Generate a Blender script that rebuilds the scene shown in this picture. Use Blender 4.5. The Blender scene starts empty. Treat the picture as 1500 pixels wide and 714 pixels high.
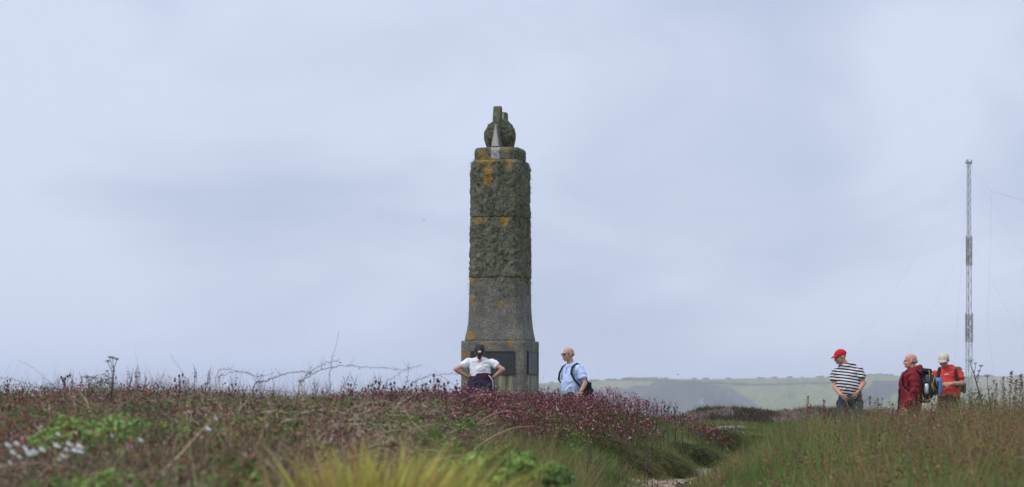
import bpy, bmesh, math, random
import numpy as np
from mathutils import Vector, Matrix
R = math.radians
rng = np.random.default_rng(11)
random.seed(5)
scene = bpy.context.scene
C = scene.collection

# ------------------------------------------------------------------ camera
F, CX, HY, CZ = 3500.0, 750.0, 565.0, 1.15      # focal length in photo pixels, centre column, horizon row, eye height
cam = bpy.data.objects.new('camera', bpy.data.cameras.new('camera')); C.objects.link(cam)
cam.location = (0, 0, CZ); cam.rotation_euler = (R(90), 0, 0)
cam.data.sensor_width = 36; cam.data.lens = F / 1500 * 36
cam.data.shift_y = (HY - 357) / 1500
cam.data.clip_start = 0.1; cam.data.clip_end = 60000
cam.data.dof.use_dof = True; cam.data.dof.focus_distance = 40.5; cam.data.dof.aperture_fstop = 3.4
scene.camera = cam

# ------------------------------------------------------------------ world: overcast sky
SUN_EL, SUN_AZ = 46.0, -125.0        # sun high, behind the camera and to its left (azimuth from +Y, clockwise)
world = bpy.data.worlds.new('World'); scene.world = world; world.use_nodes = True
wt = world.node_tree; wt.nodes.clear()
def wn(t, **k):
    n = wt.nodes.new(t)
    for a, v in k.items(): setattr(n, a, v)
    return n
wout = wn('ShaderNodeOutputWorld'); bg = wn('ShaderNodeBackground'); bg.inputs['Strength'].default_value = 0.1
sky = wn('ShaderNodeTexSky', sky_type='NISHITA', sun_disc=False)
sky.sun_elevation = R(SUN_EL); sky.sun_rotation = R(SUN_AZ)
sky.air_density = 1.0; sky.dust_density = 2.0
tc = wn('ShaderNodeTexCoord')
sep = wn('ShaderNodeSeparateXYZ'); wt.links.new(tc.outputs['Generated'], sep.inputs[0])
mp = wn('ShaderNodeMapping'); mp.inputs['Scale'].default_value = (1, 1, 2.6); mp.inputs['Location'].default_value = (0.31, 0.2, 0.17)
wt.links.new(tc.outputs['Generated'], mp.inputs[0])
n1 = wn('ShaderNodeTexNoise'); n1.inputs['Scale'].default_value = 6.0; n1.inputs['Detail'].default_value = 4; n1.inputs['Roughness'].default_value = .5; n1.inputs['Distortion'].default_value = .6
wt.links.new(mp.outputs[0], n1.inputs['Vector'])
ramp = wn('ShaderNodeValToRGB')
ramp.color_ramp.elements[0].position = .36; ramp.color_ramp.elements[0].color = (.525, .603, .785, 1)
ramp.color_ramp.elements[1].position = .66; ramp.color_ramp.elements[1].color = (.69, .755, .935, 1)
cloud = n1.outputs['Fac']
# broad brighter and greyer cloud masses, by direction (x, z), with noise-torn edges
dn = wn('ShaderNodeTexNoise'); dn.inputs['Scale'].default_value = 9; dn.inputs['Detail'].default_value = 4; wt.links.new(tc.outputs['Generated'], dn.inputs['Vector'])
wob = wn('ShaderNodeVectorMath', operation='MULTIPLY_ADD'); wt.links.new(dn.outputs['Color'], wob.inputs[0]); wob.inputs[1].default_value = (.08, 0, .05); wt.links.new(tc.outputs['Generated'], wob.inputs[2])
for (bx, bz, sx, sz, amp) in [(-.215, .07, .085, .16, .34), (-.12, .15, .08, .05, .10), (-.075, .050, .075, .045, -.09), (.18, .12, .05, .07, .24), (.17, .03, .07, .04, .10), (.14, .085, .05, .03, -.08), (.215, .09, .03, .05, -.12), (0, .15, .06, .03, -.04)]:
    sb_ = wn('ShaderNodeVectorMath', operation='SUBTRACT'); wt.links.new(wob.outputs[0], sb_.inputs[0]); sb_.inputs[1].default_value = (bx + .04, 0, bz + .025)
    ml = wn('ShaderNodeVectorMath', operation='MULTIPLY'); wt.links.new(sb_.outputs[0], ml.inputs[0]); ml.inputs[1].default_value = (1 / sx, 0, 1 / sz)
    le_ = wn('ShaderNodeVectorMath', operation='LENGTH'); wt.links.new(ml.outputs[0], le_.inputs[0])
    rg = wn('ShaderNodeMapRange', interpolation_type='SMOOTHSTEP'); rg.inputs[1].default_value = 1.3; rg.inputs[2].default_value = 0; rg.inputs[3].default_value = 0; rg.inputs[4].default_value = amp; wt.links.new(le_.outputs['Value'], rg.inputs[0])
    av = wn('ShaderNodeMath', operation='ADD'); wt.links.new(cloud, av.inputs[0]); wt.links.new(rg.outputs[0], av.inputs[1]); cloud = av.outputs[0]
wt.links.new(cloud, ramp.inputs[0])
# the cloud deck grows brighter towards the zenith, as an overcast sky does
mr = wn('ShaderNodeMapRange'); mr.inputs[1].default_value = .18; mr.inputs[2].default_value = .85; mr.inputs[3].default_value = 10.0; mr.inputs[4].default_value = 17.0
mr.interpolation_type = 'SMOOTHSTEP'
wt.links.new(sep.outputs[2], mr.inputs[0])
sc_ = wn('ShaderNodeVectorMath', operation='SCALE')
wt.links.new(ramp.outputs[0], sc_.inputs[0]); wt.links.new(mr.outputs[0], sc_.inputs['Scale'])
mixw = wn('ShaderNodeMix', data_type='RGBA'); mixw.inputs[0].default_value = .93
wt.links.new(sky.outputs[0], mixw.inputs[6]); wt.links.new(sc_.outputs[0], mixw.inputs[7])
wt.links.new(mixw.outputs[2], bg.inputs['Color']); wt.links.new(bg.outputs[0], wout.inputs[0])

sl = bpy.data.lights.new('sun', 'SUN'); sl.energy = 1.5; sl.angle = R(14); sl.color = (1, .96, .9)
so = bpy.data.objects.new('sun', sl); C.objects.link(so)
sd = Vector((math.sin(R(SUN_AZ)) * math.cos(R(SUN_EL)), math.cos(R(SUN_AZ)) * math.cos(R(SUN_EL)), math.sin(R(SUN_EL))))
so.rotation_euler = (-sd).to_track_quat('-Z', 'Y').to_euler()

vs = scene.view_settings
vs.view_transform = 'Standard'; vs.look = 'None'; vs.exposure = 0.0; vs.gamma = 1; vs.use_curve_mapping = False
scene.render.engine = 'CYCLES'
cy = scene.cycles
cy.use_denoising = True; cy.max_bounces = 6; cy.diffuse_bounces = 3; cy.glossy_bounces = 2; cy.transmission_bounces = 3
cy.transparent_max_bounces = 4; cy.volume_bounces = 1; cy.caustics_reflective = False; cy.caustics_refractive = False

# ------------------------------------------------------------------ helpers
def P(px, py, Y): return Vector(((px - CX) / F * Y, Y, CZ - (py - HY) / F * Y))
def smooth(x):
    x = np.clip(x, 0, 1); return x * x * (3 - 2 * x)
_perm = np.random.default_rng(3).random((256, 256))
def vnoise(x, y):
    x = np.asarray(x, float); y = np.asarray(y, float)
    xi = np.floor(x).astype(int); yi = np.floor(y).astype(int); fx = x - xi; fy = y - yi
    fx = fx * fx * (3 - 2 * fx); fy = fy * fy * (3 - 2 * fy)
    a = _perm[xi % 256, yi % 256]; b = _perm[(xi + 1) % 256, yi % 256]; c = _perm[xi % 256, (yi + 1) % 256]; d = _perm[(xi + 1) % 256, (yi + 1) % 256]
    return (a * (1 - fx) + b * fx) * (1 - fy) + (c * (1 - fx) + d * fx) * fy
def fbm(x, y, o=4):
    s = 0; a = .5
    for i in range(o):
        s = s + a * vnoise(x * 2 ** i + 17 * i, y * 2 ** i + 31 * i); a *= .5
    return s / (1 - .5 ** o)

def tag(o, label=None, cat=None, group=None, kind=None):
    if label: o['label'] = label
    if cat: o['category'] = cat
    if group: o['group'] = group
    if kind: o['kind'] = kind
    return o
def empty(name, loc, rz=0):
    o = bpy.data.objects.new(name, None); C.objects.link(o); o.location = loc; o.rotation_euler = (0, 0, rz); o.empty_display_size = .2
    return o
def link(name, me, mat=None, parent=None, smoothed=True):
    o = bpy.data.objects.new(name, me); C.objects.link(o)
    if mat and not me.materials: me.materials.append(mat)
    if parent: o.parent = parent
    if smoothed and len(me.polygons): me.polygons.foreach_set('use_smooth', np.ones(len(me.polygons), bool))
    return o
def np_mesh(name, V, T, col=None):
    V = np.ascontiguousarray(V, np.float32); T = np.ascontiguousarray(T, np.int32)
    k = T.shape[1]
    me = bpy.data.meshes.new(name)
    me.vertices.add(len(V)); me.vertices.foreach_set('co', V.ravel())
    me.loops.add(T.size); me.loops.foreach_set('vertex_index', T.ravel())
    me.polygons.add(len(T)); me.polygons.foreach_set('loop_start', np.arange(0, T.size, k, dtype=np.int32))
    me.update(calc_edges=True)
    if col is not None:
        a = me.color_attributes.new('Col', 'FLOAT_COLOR', 'POINT')
        cc = np.ones((len(V), 4), np.float32); cc[:, :3] = col
        a.data.foreach_set('color', cc.ravel())
    return me
def link_bm(name, bm, mat=None, parent=None, smoothed=True):
    me = bpy.data.meshes.new(name); bm.to_mesh(me); bm.free()
    return link(name, me, mat, parent, smoothed)

# ---- materials
def newmat(name):
    m = bpy.data.materials.new(name); m.use_nodes = True
    return m, m.node_tree, m.node_tree.nodes['Principled BSDF']
def plain(name, col, rough=.8, var=.25, scale=30, metal=0.0, bump=0.0, spec=.3):
    m, t, b = newmat(name)
    b.inputs['Roughness'].default_value = rough; b.inputs['Metallic'].default_value = metal
    b.inputs['Specular IOR Level'].default_value = spec
    co = t.nodes.new('ShaderNodeTexCoord'); n = t.nodes.new('ShaderNodeTexNoise'); n.inputs['Scale'].default_value = scale; n.inputs['Detail'].default_value = 4
    t.links.new(co.outputs['Object'], n.inputs['Vector'])
    mx = t.nodes.new('ShaderNodeMix'); mx.data_type = 'RGBA'
    mx.inputs[6].default_value = (*[c * (1 - var) for c in col], 1); mx.inputs[7].default_value = (*[min(1, c * (1 + var)) for c in col], 1)
    t.links.new(n.outputs['Fac'], mx.inputs[0]); t.links.new(mx.outputs[2], b.inputs['Base Color'])
    if bump:
        bp = t.nodes.new('ShaderNodeBump'); bp.inputs['Strength'].default_value = bump; bp.inputs['Distance'].default_value = .02
        t.links.new(n.outputs['Fac'], bp.inputs['Height']); t.links.new(bp.outputs[0], b.inputs['Normal'])
    return m
def attr_mat(name, rough=.7, trans=0.0, spec=.2, noise=None):
    m, t, b = newmat(name)
    b.inputs['Roughness'].default_value = rough; b.inputs['Specular IOR Level'].default_value = spec
    a = t.nodes.new('ShaderNodeVertexColor'); a.layer_name = 'Col'
    src = a.outputs['Color']
    if noise:
        co = t.nodes.new('ShaderNodeTexCoord'); n = t.nodes.new('ShaderNodeTexNoise'); n.inputs['Scale'].default_value = noise; n.inputs['Detail'].default_value = 6
        t.links.new(co.outputs['Object'], n.inputs['Vector'])
        r = t.nodes.new('ShaderNodeMapRange'); r.inputs[1].default_value = .25; r.inputs[2].default_value = .75; r.inputs[3].default_value = .55; r.inputs[4].default_value = 1.45
        t.links.new(n.outputs['Fac'], r.inputs[0])
        v = t.nodes.new('ShaderNodeVectorMath'); v.operation = 'SCALE'
        t.links.new(src, v.inputs[0]); t.links.new(r.outputs[0], v.inputs['Scale']); src = v.outputs[0]
    t.links.new(src, b.inputs['Base Color'])
    if trans:
        tr = t.nodes.new('ShaderNodeBsdfTranslucent'); t.links.new(src, tr.inputs['Color'])
        ms = t.nodes.new('ShaderNodeMixShader'); ms.inputs[0].default_value = trans
        t.links.new(b.outputs[0], ms.inputs[1]); t.links.new(tr.outputs[0], ms.inputs[2])
        t.links.new(ms.outputs[0], t.nodes['Material Output'].inputs['Surface'])
    return m
M_plant = attr_mat('plant', .8, .3, .04)
M_dry = attr_mat('dry_stems', .9, 0, .04)

# ------------------------------------------------------------------ terrain
def path_x(Y):
    Y = np.asarray(Y, float)
    return np.interp(Y, [0, 10, 20, 27, 29, 31, 33, 36, 40, 45, 60], [.1, .55, 1.1, 1.62, 1.92, 2.42, 2.98, 3.75, 4.9, 6.8, 13]) + .05 * np.sin(Y * .9)
MON = (-.2186, 45.0)
def ground(X, Y):
    X = np.asarray(X, float); Y = np.asarray(Y, float)
    Yc = np.minimum(Y, 38.0)
    d = X - path_x(Yc)
    my = np.interp(Y, [0, 4, 9, 15, 22, 27, 34, 38.5, 80], [.15, .2, .36, .58, .75, .70, .64, .06, .0])
    z = my * smooth((-d - .2) / np.interp(Yc, [0, 22, 29, 38], [1.6, 1.8, 1.25, 1.2])) * (1 + .34 * (fbm(X * .55 + 3, Y * .22 + 5) - .5))
    ry = np.interp(Y, [0, 8, 14, 28, 33, 37, 80], [.05, .1, .2, .3, .15, .0, 0])
    z = z + ry * smooth((d - .4) / 1.6) + .22 * smooth((X - 4.6) / 2.6) * np.interp(Y, [0, 18, 26, 32, 37], [0, .4, 1, .8, 0])
    rr = np.hypot(X - MON[0], Y - MON[1])
    z = z + .26 * smooth((5 - rr) / 3.5)
    z = z + np.interp(Y, [44, 56, 64, 90], [0, .16, .24, .2]) * smooth((X - 1.5) / 3)
    z = z + (fbm(X * .9, Y * .9) - .5) * .16 + (fbm(X * 3.1 + 9, Y * 3.1) - .5) * .09
    # grassy hummocks beside and beyond the path
    for hx, hy, hr, hh in [(4.1, 39, .9, .2), (5.6, 43.5, 1.3, .22), (4.6, 47.5, .8, .18), (6.9, 50, 1.6, .16), (1.0, 24.5, .35, .14)]:
        z = z + hh * np.exp(-((X - hx) ** 2 + ((Y - hy) * .8) ** 2) / (hr * hr))
    z = z - .016 * np.clip(Y - 66, 0, 90)
    edge = 76 + 75 * smooth((X - 9) / 8)
    z = np.where(Y > edge, z - (np.clip(Y - edge, 0, 40)) ** 1.35 * .28, z)
    edx = -45 + Y * .1
    z = np.where(X < edx, z - np.clip(edx - X, 0, 40) ** 1.3 * .3, z)
    return np.maximum(z, -37.5)
def gz(x, y): return float(ground(x, y))

def sheet(name, xs, ys, zf, cf, mat):
    X, Y = np.meshgrid(xs, ys); Z = zf(X, Y)
    V = np.stack([X, Y, Z], -1).reshape(-1, 3); nx = len(xs); ny = len(ys)
    i = (np.arange(ny - 1)[:, None] * nx + np.arange(nx - 1)[None]).ravel()
    Q = np.stack([i, i + 1, i + nx + 1, i + nx], -1)
    return link(name, np_mesh(name, V, Q, cf(V)), mat)
def terr_col(V):
    X, Y = V[:, 0], V[:, 1]
    d = X - path_x(np.minimum(Y, 60))
    n = fbm(X * 2.2, Y * 2.2)[:, None]
    turf = np.array([.10, .13, .04]) * (.6 + .8 * n); soil = np.array([.06, .045, .03]) * (.7 + .6 * n)
    k = smooth((Y - 29) / 5)[:, None] * smooth((X + 1.5) / 1.5)[:, None]
    return soil * (1 - k) + turf * k
xs = np.unique(np.round(np.concatenate([np.linspace(-110, -9, 40), np.arange(-9, 12, .11), np.linspace(12, 70, 60), np.linspace(70, 400, 12)]), 3))
ys = np.unique(np.round(np.concatenate([np.linspace(-30, 4, 20), np.arange(4, 52, .13), np.arange(52, 200, 1.0)]), 3))
tag(sheet('terrain', xs, ys, ground, terr_col, attr_mat('earth_and_turf', .95, noise=14)), kind='structure')

# trodden path: an earth strip lying on the terrain with ragged edges
pv, pq, pc = [], [], []
pys = np.arange(3, 36, .1)
for i, y in enumerate(pys):
    w = .33 + .14 * (fbm(y * .8, 3.3) - .5) * 2; w2 = .30 + .14 * (fbm(y * .9, 8.1) - .5) * 2
    for j, s in enumerate(np.linspace(-w, w2, 9)):
        x = float(path_x(y)) + s
        pv.append((x, y, gz(x, y) + .012 + .006 * random.random()))
        b = .75 + .5 * fbm(x * 7, y * 7)
        pc.append((.30 * b, .22 * b, .165 * b))
for i in range(len(pys) - 1):
    for j in range(8):
        a = i * 9 + j; pq.append((a, a + 1, a + 10, a + 9))
tag(link('path', np_mesh('path', np.array(pv), np.array(pq), np.array(pc)), attr_mat('bare_earth', .98, 0, .05, 40)), kind='structure')

pyy = 24 + 11 * rng.random(5000); pxx = path_x(pyy) + rng.normal(size=5000) * .17
tuf = np.stack([pxx, pyy, ground(pxx, pyy) + .016], -1)
PEBBLES = tuf
# sea far below the cliff top
bm = bmesh.new()
for v in [(-21000, 60, -36), (21000, 60, -36), (21000, 24000, -36), (-21000, 24000, -36)]: bm.verts.new(v)
bm.faces.new(bm.verts)
tag(link_bm('sea', bm, plain('sea_water', (.06, .10, .13), .35, .2, .01, bump=.1)), kind='structure')

# headland across the bay
def ytop(u): return np.interp(u, [640, 700, 745, 790, 830, 900, 920, 960, 1040, 1100, 1180, 1240, 1265, 1290, 1320, 1360, 1500, 1650, 1900], [640, 590, 571, 562, 560, 556.5, 555, 555, 556, 554.5, 553.5, 552.5, 550.5, 549.5, 551, 552, 551.5, 550.5, 549])
us = np.arange(640, 1900, 2.0); Ys = np.concatenate([np.linspace(1150, 2000, 170), np.linspace(2010, 3000, 25)])
U, YY = np.meshgrid(us, Ys)
YR = 1900 + 40 * (fbm(U * .006, U * 0) - .5)
zt = CZ - (ytop(U) - HY) / F * YR
k = np.clip((YY - 1230 - 120 * (fbm(U * .02, U * 0 + 4) - .5)) / 620, 0, 1)
spur = np.exp(-((U - (900 + (YY - 1230) * .12)) / 70) ** 2) - .9 * np.exp(-((U - (1120 - (YY - 1230) * .12)) / 40) ** 2)
Z = -38 + (zt + 38) * (k ** .75) + spur * 9 * np.sin(np.pi * k) * (1 - k)
Z = np.minimum(Z, CZ - (ytop(U) - HY) / F * YY)
Z = Z + (fbm(U * .05, YY * .012) - .5) * 5 * (1 - k) + np.where(YY > YR, -(YY - YR) * .004, 0)
Vp = CZ - Z; Vrow = HY + (CZ - Z) / YY * F
hedge_n = fbm(U * .03, YY * .02)
# hedgerow trees along the skyline and field edges, about two metres tall
tree_on = ((np.abs(YY - 1870) < 14) & ((vnoise(U * .12, U * 0) > .55) | ((U > 1255) & (U < 1310)) | ((U > 915) & (U < 960)))).astype(float)
Z = Z + tree_on * (0.2 + 1.1 * vnoise(U * .35, YY * .2))
fieldA = np.array([.20, .20, .078]); fieldB = np.array([.125, .15, .056]); fieldC = np.array([.25, .22, .105]); scrub = np.array([.060, .066, .046]); cliff = np.array([.17, .155, .13])
vn = fbm(U * .02 + 5, YY * .006)[..., None]
col = fieldB * (1 - vn) + fieldA * vn
sel = (vnoise(U * .011 + 3, YY * .004 + 8) > .55)[..., None]; col = np.where(sel, fieldC * .6 + col * .4, col)
nz = (fbm(U * .06, YY * .02) - .5) * 9; nzx = (fbm(U * .03 + 40, YY * .02) - .5) * 60
low = (Vrow + nz > np.interp(U, [760, 800, 900, 950, 960, 1040, 1075, 1110, 1130], [569, 569.5, 568.5, 567, 558, 561, 571, 592, 640])) & (U < 1140)
col = np.where(low[..., None], scrub * .75 + cliff * .5 * vn, col)
strip = (np.abs(Vrow + nz * .25 - np.interp(U, [880, 960, 1090, 1100, 1190, 1260], [556, 557, 563.5, 563.5, 562, 561])) < 1.5) & (U > 880) & (U < 1270)
gully = (np.abs(U + nzx * .5 - (1320 - (Vrow - 552) * 1.4)) < 26) & (Vrow > 558)
strip2 = (np.abs(Vrow + nz * .3 - 570) < 1.3) & (U > 1330)
col = np.where((strip | gully | strip2 | (tree_on > 0))[..., None], scrub, col)
white = (np.hypot((U - 1028) * 1.2, (Vrow - 589) * .55) < 2.6 + (fbm(U * .35, YY * .08) - .5) * 9)
col = np.where(white[..., None], np.array([.21, .20, .19]), col)
col = col * (.62 + .76 * fbm(U * .25, YY * .05, 5)[..., None])
Vh = np.stack([(U - CX) / F * YY, YY, Z], -1).reshape(-1, 3); nx = len(us); ny = len(Ys)
ii = (np.arange(ny - 1)[:, None] * nx + np.arange(nx - 1)[None]).ravel()
tag(link('headland', np_mesh('headland', Vh, np.stack([ii, ii + 1, ii + nx + 1, ii + nx], -1), col.reshape(-1, 3)), attr_mat('fields_and_scrub', .95)), kind='structure')

# haze in the sea air
bm = bmesh.new(); bmesh.ops.create_cube(bm, size=1)
for v in bm.verts: v.co = Vector((v.co.x * 43000, (v.co.y + .5) * 25000 - 200, -41 + (v.co.z + .5) * 96))
hz = link_bm('haze', bm, None, None, False); hz.display_type = 'WIRE'
hm = bpy.data.materials.new('sea_air'); hm.use_nodes = True; ht = hm.node_tree; ht.nodes.clear()
ho = ht.nodes.new('ShaderNodeOutputMaterial'); hv = ht.nodes.new('ShaderNodeVolumePrincipled')
hv.inputs['Color'].default_value = (.90, .92, 1.0, 1); hv.inputs['Density'].default_value = .00026; hv.inputs['Anisotropy'].default_value = 0
ht.links.new(hv.outputs[0], ho.inputs['Volume']); hz.data.materials.append(hm)
tag(hz, kind='stuff')

# ------------------------------------------------------------------ monument
spots_front = []   # orange lichen: (x, z, rx, rz) on the front, photo positions
def lm(px, py): # photo pixel -> monument local x (front face), z
    return ((px - 733) / 77.8, CZ - (py - HY) / F * 45)
LICHEN = [(716, 258, .085, .24), (703, 325, .16, .05), (741, 327, .07, .09), (746, 244, .08, .10), (688, 412, .06, .08), (692, 440, .04, .12), (737, 448, .06, .07), (690, 492, .09, .08),
          (752, 503, .06, .07), (716, 503, .045, .05), (728, 508, .04, .04), (712, 238, .2, .05), (684, 522, .08, .06), (706, 227, .05, .05), (742, 224, .045, .04), (787, 545, .05, .30), (770, 405, .12, .05)]
def stone(name, pale=False, green=.6, orange=True, streak=False):
    m, t, b = newmat(name); N = t.nodes; Lk = t.links
    b.inputs['Roughness'].default_value = .95; b.inputs['Specular IOR Level'].default_value = .15
    co = N.new('ShaderNodeTexCoord'); src = co.outputs['Object']
    def noise(s, d=6, r=.6):
        n = N.new('ShaderNodeTexNoise'); n.inputs['Scale'].default_value = s; n.inputs['Detail'].default_value = d; n.inputs['Roughness'].default_value = r
        Lk.new(src, n.inputs['Vector']); return n
    def rampn(sock, a, bb):
        r = N.new('ShaderNodeMapRange'); r.inputs[1].default_value = a; r.inputs[2].default_value = bb; Lk.new(sock, r.inputs[0]); return r.outputs[0]
    def mix(f, a, c):
        x = N.new('ShaderNodeMix'); x.data_type = 'RGBA'
        if isinstance(f, float): x.inputs[0].default_value = f
        else: Lk.new(f, x.inputs[0])
        for i, v in ((6, a), (7, c)):
            if isinstance(v, tuple): x.inputs[i].default_value = (*v, 1)
            else: Lk.new(v, x.inputs[i])
        return x.outputs[2]
    g = noise(34, 5, .85); base = mix(rampn(g.outputs['Fac'], .35, .65), (.30, .29, .27) if pale else (.045, .043, .036), (.50, .47, .43) if pale else (.33, .31, .26))
    g2 = noise(3.5, 5); base = mix(rampn(g2.outputs['Fac'], .4, .7), base, (.46, .44, .41) if pale else (.115, .11, .095))
    # grey-green crust, thicker high up on the shaft
    sp = N.new('ShaderNodeSeparateXYZ'); Lk.new(src, sp.inputs[0])
    up = N.new('ShaderNodeMapRange'); up.inputs[1].default_value = 2.3; up.inputs[2].default_value = 3.3; up.inputs[3].default_value = -.12; up.inputs[4].default_value = .16; Lk.new(sp.outputs[2], up.inputs[0])
    l = noise(13, 8, .75); ad = N.new('ShaderNodeMath'); ad.operation = 'ADD'; Lk.new(l.outputs['Fac'], ad.inputs[0]); Lk.new(up.outputs[0], ad.inputs[1])
    lc = noise(24, 6, .8); lich = mix(rampn(lc.outputs['Fac'], .36, .66), (.020, .021, .013), (.22, .228, .14)); lb = noise(2.2, 4); lich = mix(rampn(lb.outputs['Fac'], .50, .66), lich, mix(.65, lich, (.21, .20, .165)))
    base = mix(rampn(ad.outputs[0], .62 - green * .16 + (.5 if pale else 0), .68 - green * .12 + (.5 if pale else 0)), base, lich)
    if streak:   # bare paler granite down the middle of the front
        w = N.new('ShaderNodeMath'); w.operation = 'ABSOLUTE'; Lk.new(sp.outputs[0], w.inputs[0])
        nn = noise(9, 4); sm = N.new('ShaderNodeMath'); sm.operation = 'MULTIPLY_ADD'; Lk.new(nn.outputs['Fac'], sm.inputs[0]); sm.inputs[1].default_value = .12; Lk.new(w.outputs[0], sm.inputs[2])
        fr = N.new('ShaderNodeMath'); fr.operation = 'LESS_THAN'; Lk.new(sm.outputs[0], fr.inputs[0]); fr.inputs[1].default_value = .14
        base = mix(fr.outputs[0], base, (.42, .40, .37))
    if orange:
        dn = noise(11, 6, .75); ds = N.new('ShaderNodeVectorMath'); ds.operation = 'MULTIPLY_ADD'
        Lk.new(dn.outputs['Color'], ds.inputs[0]); ds.inputs[1].default_value = (.30, .30, .30); Lk.new(src, ds.inputs[2])
        acc = None
        for (px, py, rx, rz) in LICHEN:
            x, z = lm(px, py)
            a = N.new('ShaderNodeVectorMath'); a.operation = 'SUBTRACT'; Lk.new(ds.outputs[0], a.inputs[0]); a.inputs[1].default_value = (x + .15 + .10, -.45, z + .15)
            s = N.new('ShaderNodeVectorMath'); s.operation = 'MULTIPLY'; Lk.new(a.outputs[0], s.inputs[0]); s.inputs[1].default_value = (1 / rx, 2.0, 1 / rz)
            ln = N.new('ShaderNodeVectorMath'); ln.operation = 'LENGTH'; Lk.new(s.outputs[0], ln.inputs[0])
            r = rampn(ln.outputs['Value'], 1.15, .85)
            if acc is None: acc = r
            else:
                mxx = N.new('ShaderNodeMath'); mxx.operation = 'MAXIMUM'; Lk.new(acc, mxx.inputs[0]); Lk.new(r, mxx.inputs[1]); acc = mxx.outputs[0]
        br = noise(38, 4, .7)
        mu = N.new('ShaderNodeMath'); mu.operation = 'MULTIPLY'; Lk.new(acc, mu.inputs[0]); Lk.new(rampn(br.outputs['Fac'], .38, .50), mu.inputs[1])
        base = mix(mu.outputs[0], base, mix(rampn(noise(60, 3, .7).outputs['Fac'], .35, .65), (.22, .12, .025), (.46, .26, .04)))
    Lk.new(base, b.inputs['Base Color'])
    bp = N.new('ShaderNodeBump'); bp.inputs['Strength'].default_value = .8; bp.inputs['Distance'].default_value = .02
    Lk.new(lc.outputs['Fac'], bp.inputs['Height']); Lk.new(bp.outputs[0], b.inputs['Normal'])
    return m
M_granite = stone('lichened_granite'); M_cap = stone('granite_cap', streak=True); M_fin = stone('granite_finial', green=.75, orange=False)
M_fin_pale = stone('bare_granite', pale=True, green=.0, orange=False)

mon = empty('stone_monument', (MON[0], MON[1], 0), R(-13.4))
tag(mon, 'tall grey granite monument covered in green and orange lichen, globe on its top', 'monument')
def oct_ring(w, c, n=12, nc=4):
    h = w / 2; pts = []
    corners = [(h, -h + c), (h, h - c), (h - c, h), (-h + c, h), (-h, h - c), (-h, -h + c), (-h + c, -h), (h - c, -h)]
    for i in range(8):
        a, b_ = corners[i], corners[(i + 1) % 8]; m = n if i % 2 == 0 else nc
        for k_ in range(m): pts.append((a[0] + (b_[0] - a[0]) * k_ / m, a[1] + (b_[1] - a[1]) * k_ / m))
    return np.array(pts)
def block(name, prof, mat, rough=.01, fn=34, fc=8, dz=.02):
    """a dressed block: prof = [(z, width, chamfer)], rough faces, arrises rounded"""
    z0, z1 = prof[0][0], prof[-1][0]; zs = np.linspace(z0, z1, max(4, int((z1 - z0) / dz)))
    pz = [p[0] for p in prof]; rows = []
    for z in zs:
        w = np.interp(z, pz, [p[1] for p in prof]); c = np.interp(z, pz, [p[2] for p in prof])
        e = min(z - z0, z1 - z); w -= .009 * max(0, 1 - e / .03)      # worn arris
        r = oct_ring(w, c, fn, fc); rows.append(np.c_[r, np.full(len(r), z)])
    V = np.array(rows); ny, nx, _ = V.shape
    ang = np.arctan2(V[..., 1], V[..., 0]); nrm = np.stack([np.cos(ang), np.sin(ang), 0 * ang], -1)
    bump_ = (fbm(ang * 9 + 50, V[..., 2] * 9) - .5) * 1.6 + (fbm(ang * 26 + 20, V[..., 2] * 26) - .5) * 1.2
    grv = np.zeros(nx); per = fn + fc
    for q in range(4): grv[q * per] = grv[q * per + fn] = 1; grv[q * per - 1] = grv[q * per + fn - 1] = .5
    bump_ = bump_ * (.45 + 1.1 * fbm(ang * 2.1 + 3, V[..., 2] * 1.7 + 2))
    if prof[0][2] > .03: bump_ = bump_ - grv[None] * (.011 / rough)
    V = V + nrm * (bump_ * rough)[..., None]
    V = V.reshape(-1, 3); i = np.arange(ny - 1)[:, None] * nx; j = np.arange(nx)[None]
    Q = np.stack([i + j, i + (j + 1) % nx, i + nx + (j + 1) % nx, i + nx + j], -1).reshape(-1, 4)
    me = np_mesh(name, V, Q)
    bm = bmesh.new(); bm.from_mesh(me); bm.verts.ensure_lookup_table()
    bm.faces.new([bm.verts[k_] for k_ in range(nx)][::-1]); bm.faces.new([bm.verts[(ny - 1) * nx + k_] for k_ in range(nx)])
    bm.to_mesh(me); bm.free()
    return link(name, me, mat, mon, False)
block('step', [(.0, 2.6, .01), (.45, 2.6, .01)], M_granite, .006)
block('step', [(.452, 1.95, .01), (.78, 1.95, .01)], M_granite, .006)
block('plinth', [(.782, 1.30, .01), (1.045, 1.30, .01)], stone('pale_granite_step', green=.0, orange=False), .004)
block('pedestal', [(1.047, 1.216, .012), (1.984, 1.216, .012)], stone('pedestal_granite', green=.12), .004)
block('shaft_block', [(1.986, 1.145, .07), (2.06, 1.125, .085), (2.2, 1.085, .10), (2.4, 1.05, .115), (2.7, 1.03, .12), (3.164, 1.015, .124)], M_granite, .012)
block('shaft_block', [(3.169, 1.025, .124), (4.294, .995, .124)], M_granite, .042)
block('shaft_block', [(4.30, 1.005, .124), (5.2, .985, .124), (5.31, .975, .124), (5.364, .92, .12)], M_granite, .042)
block('cap_stone', [(5.366, .86, .13), (5.55, .86, .13), (5.60, .825, .13)], M_cap, .012)
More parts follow.
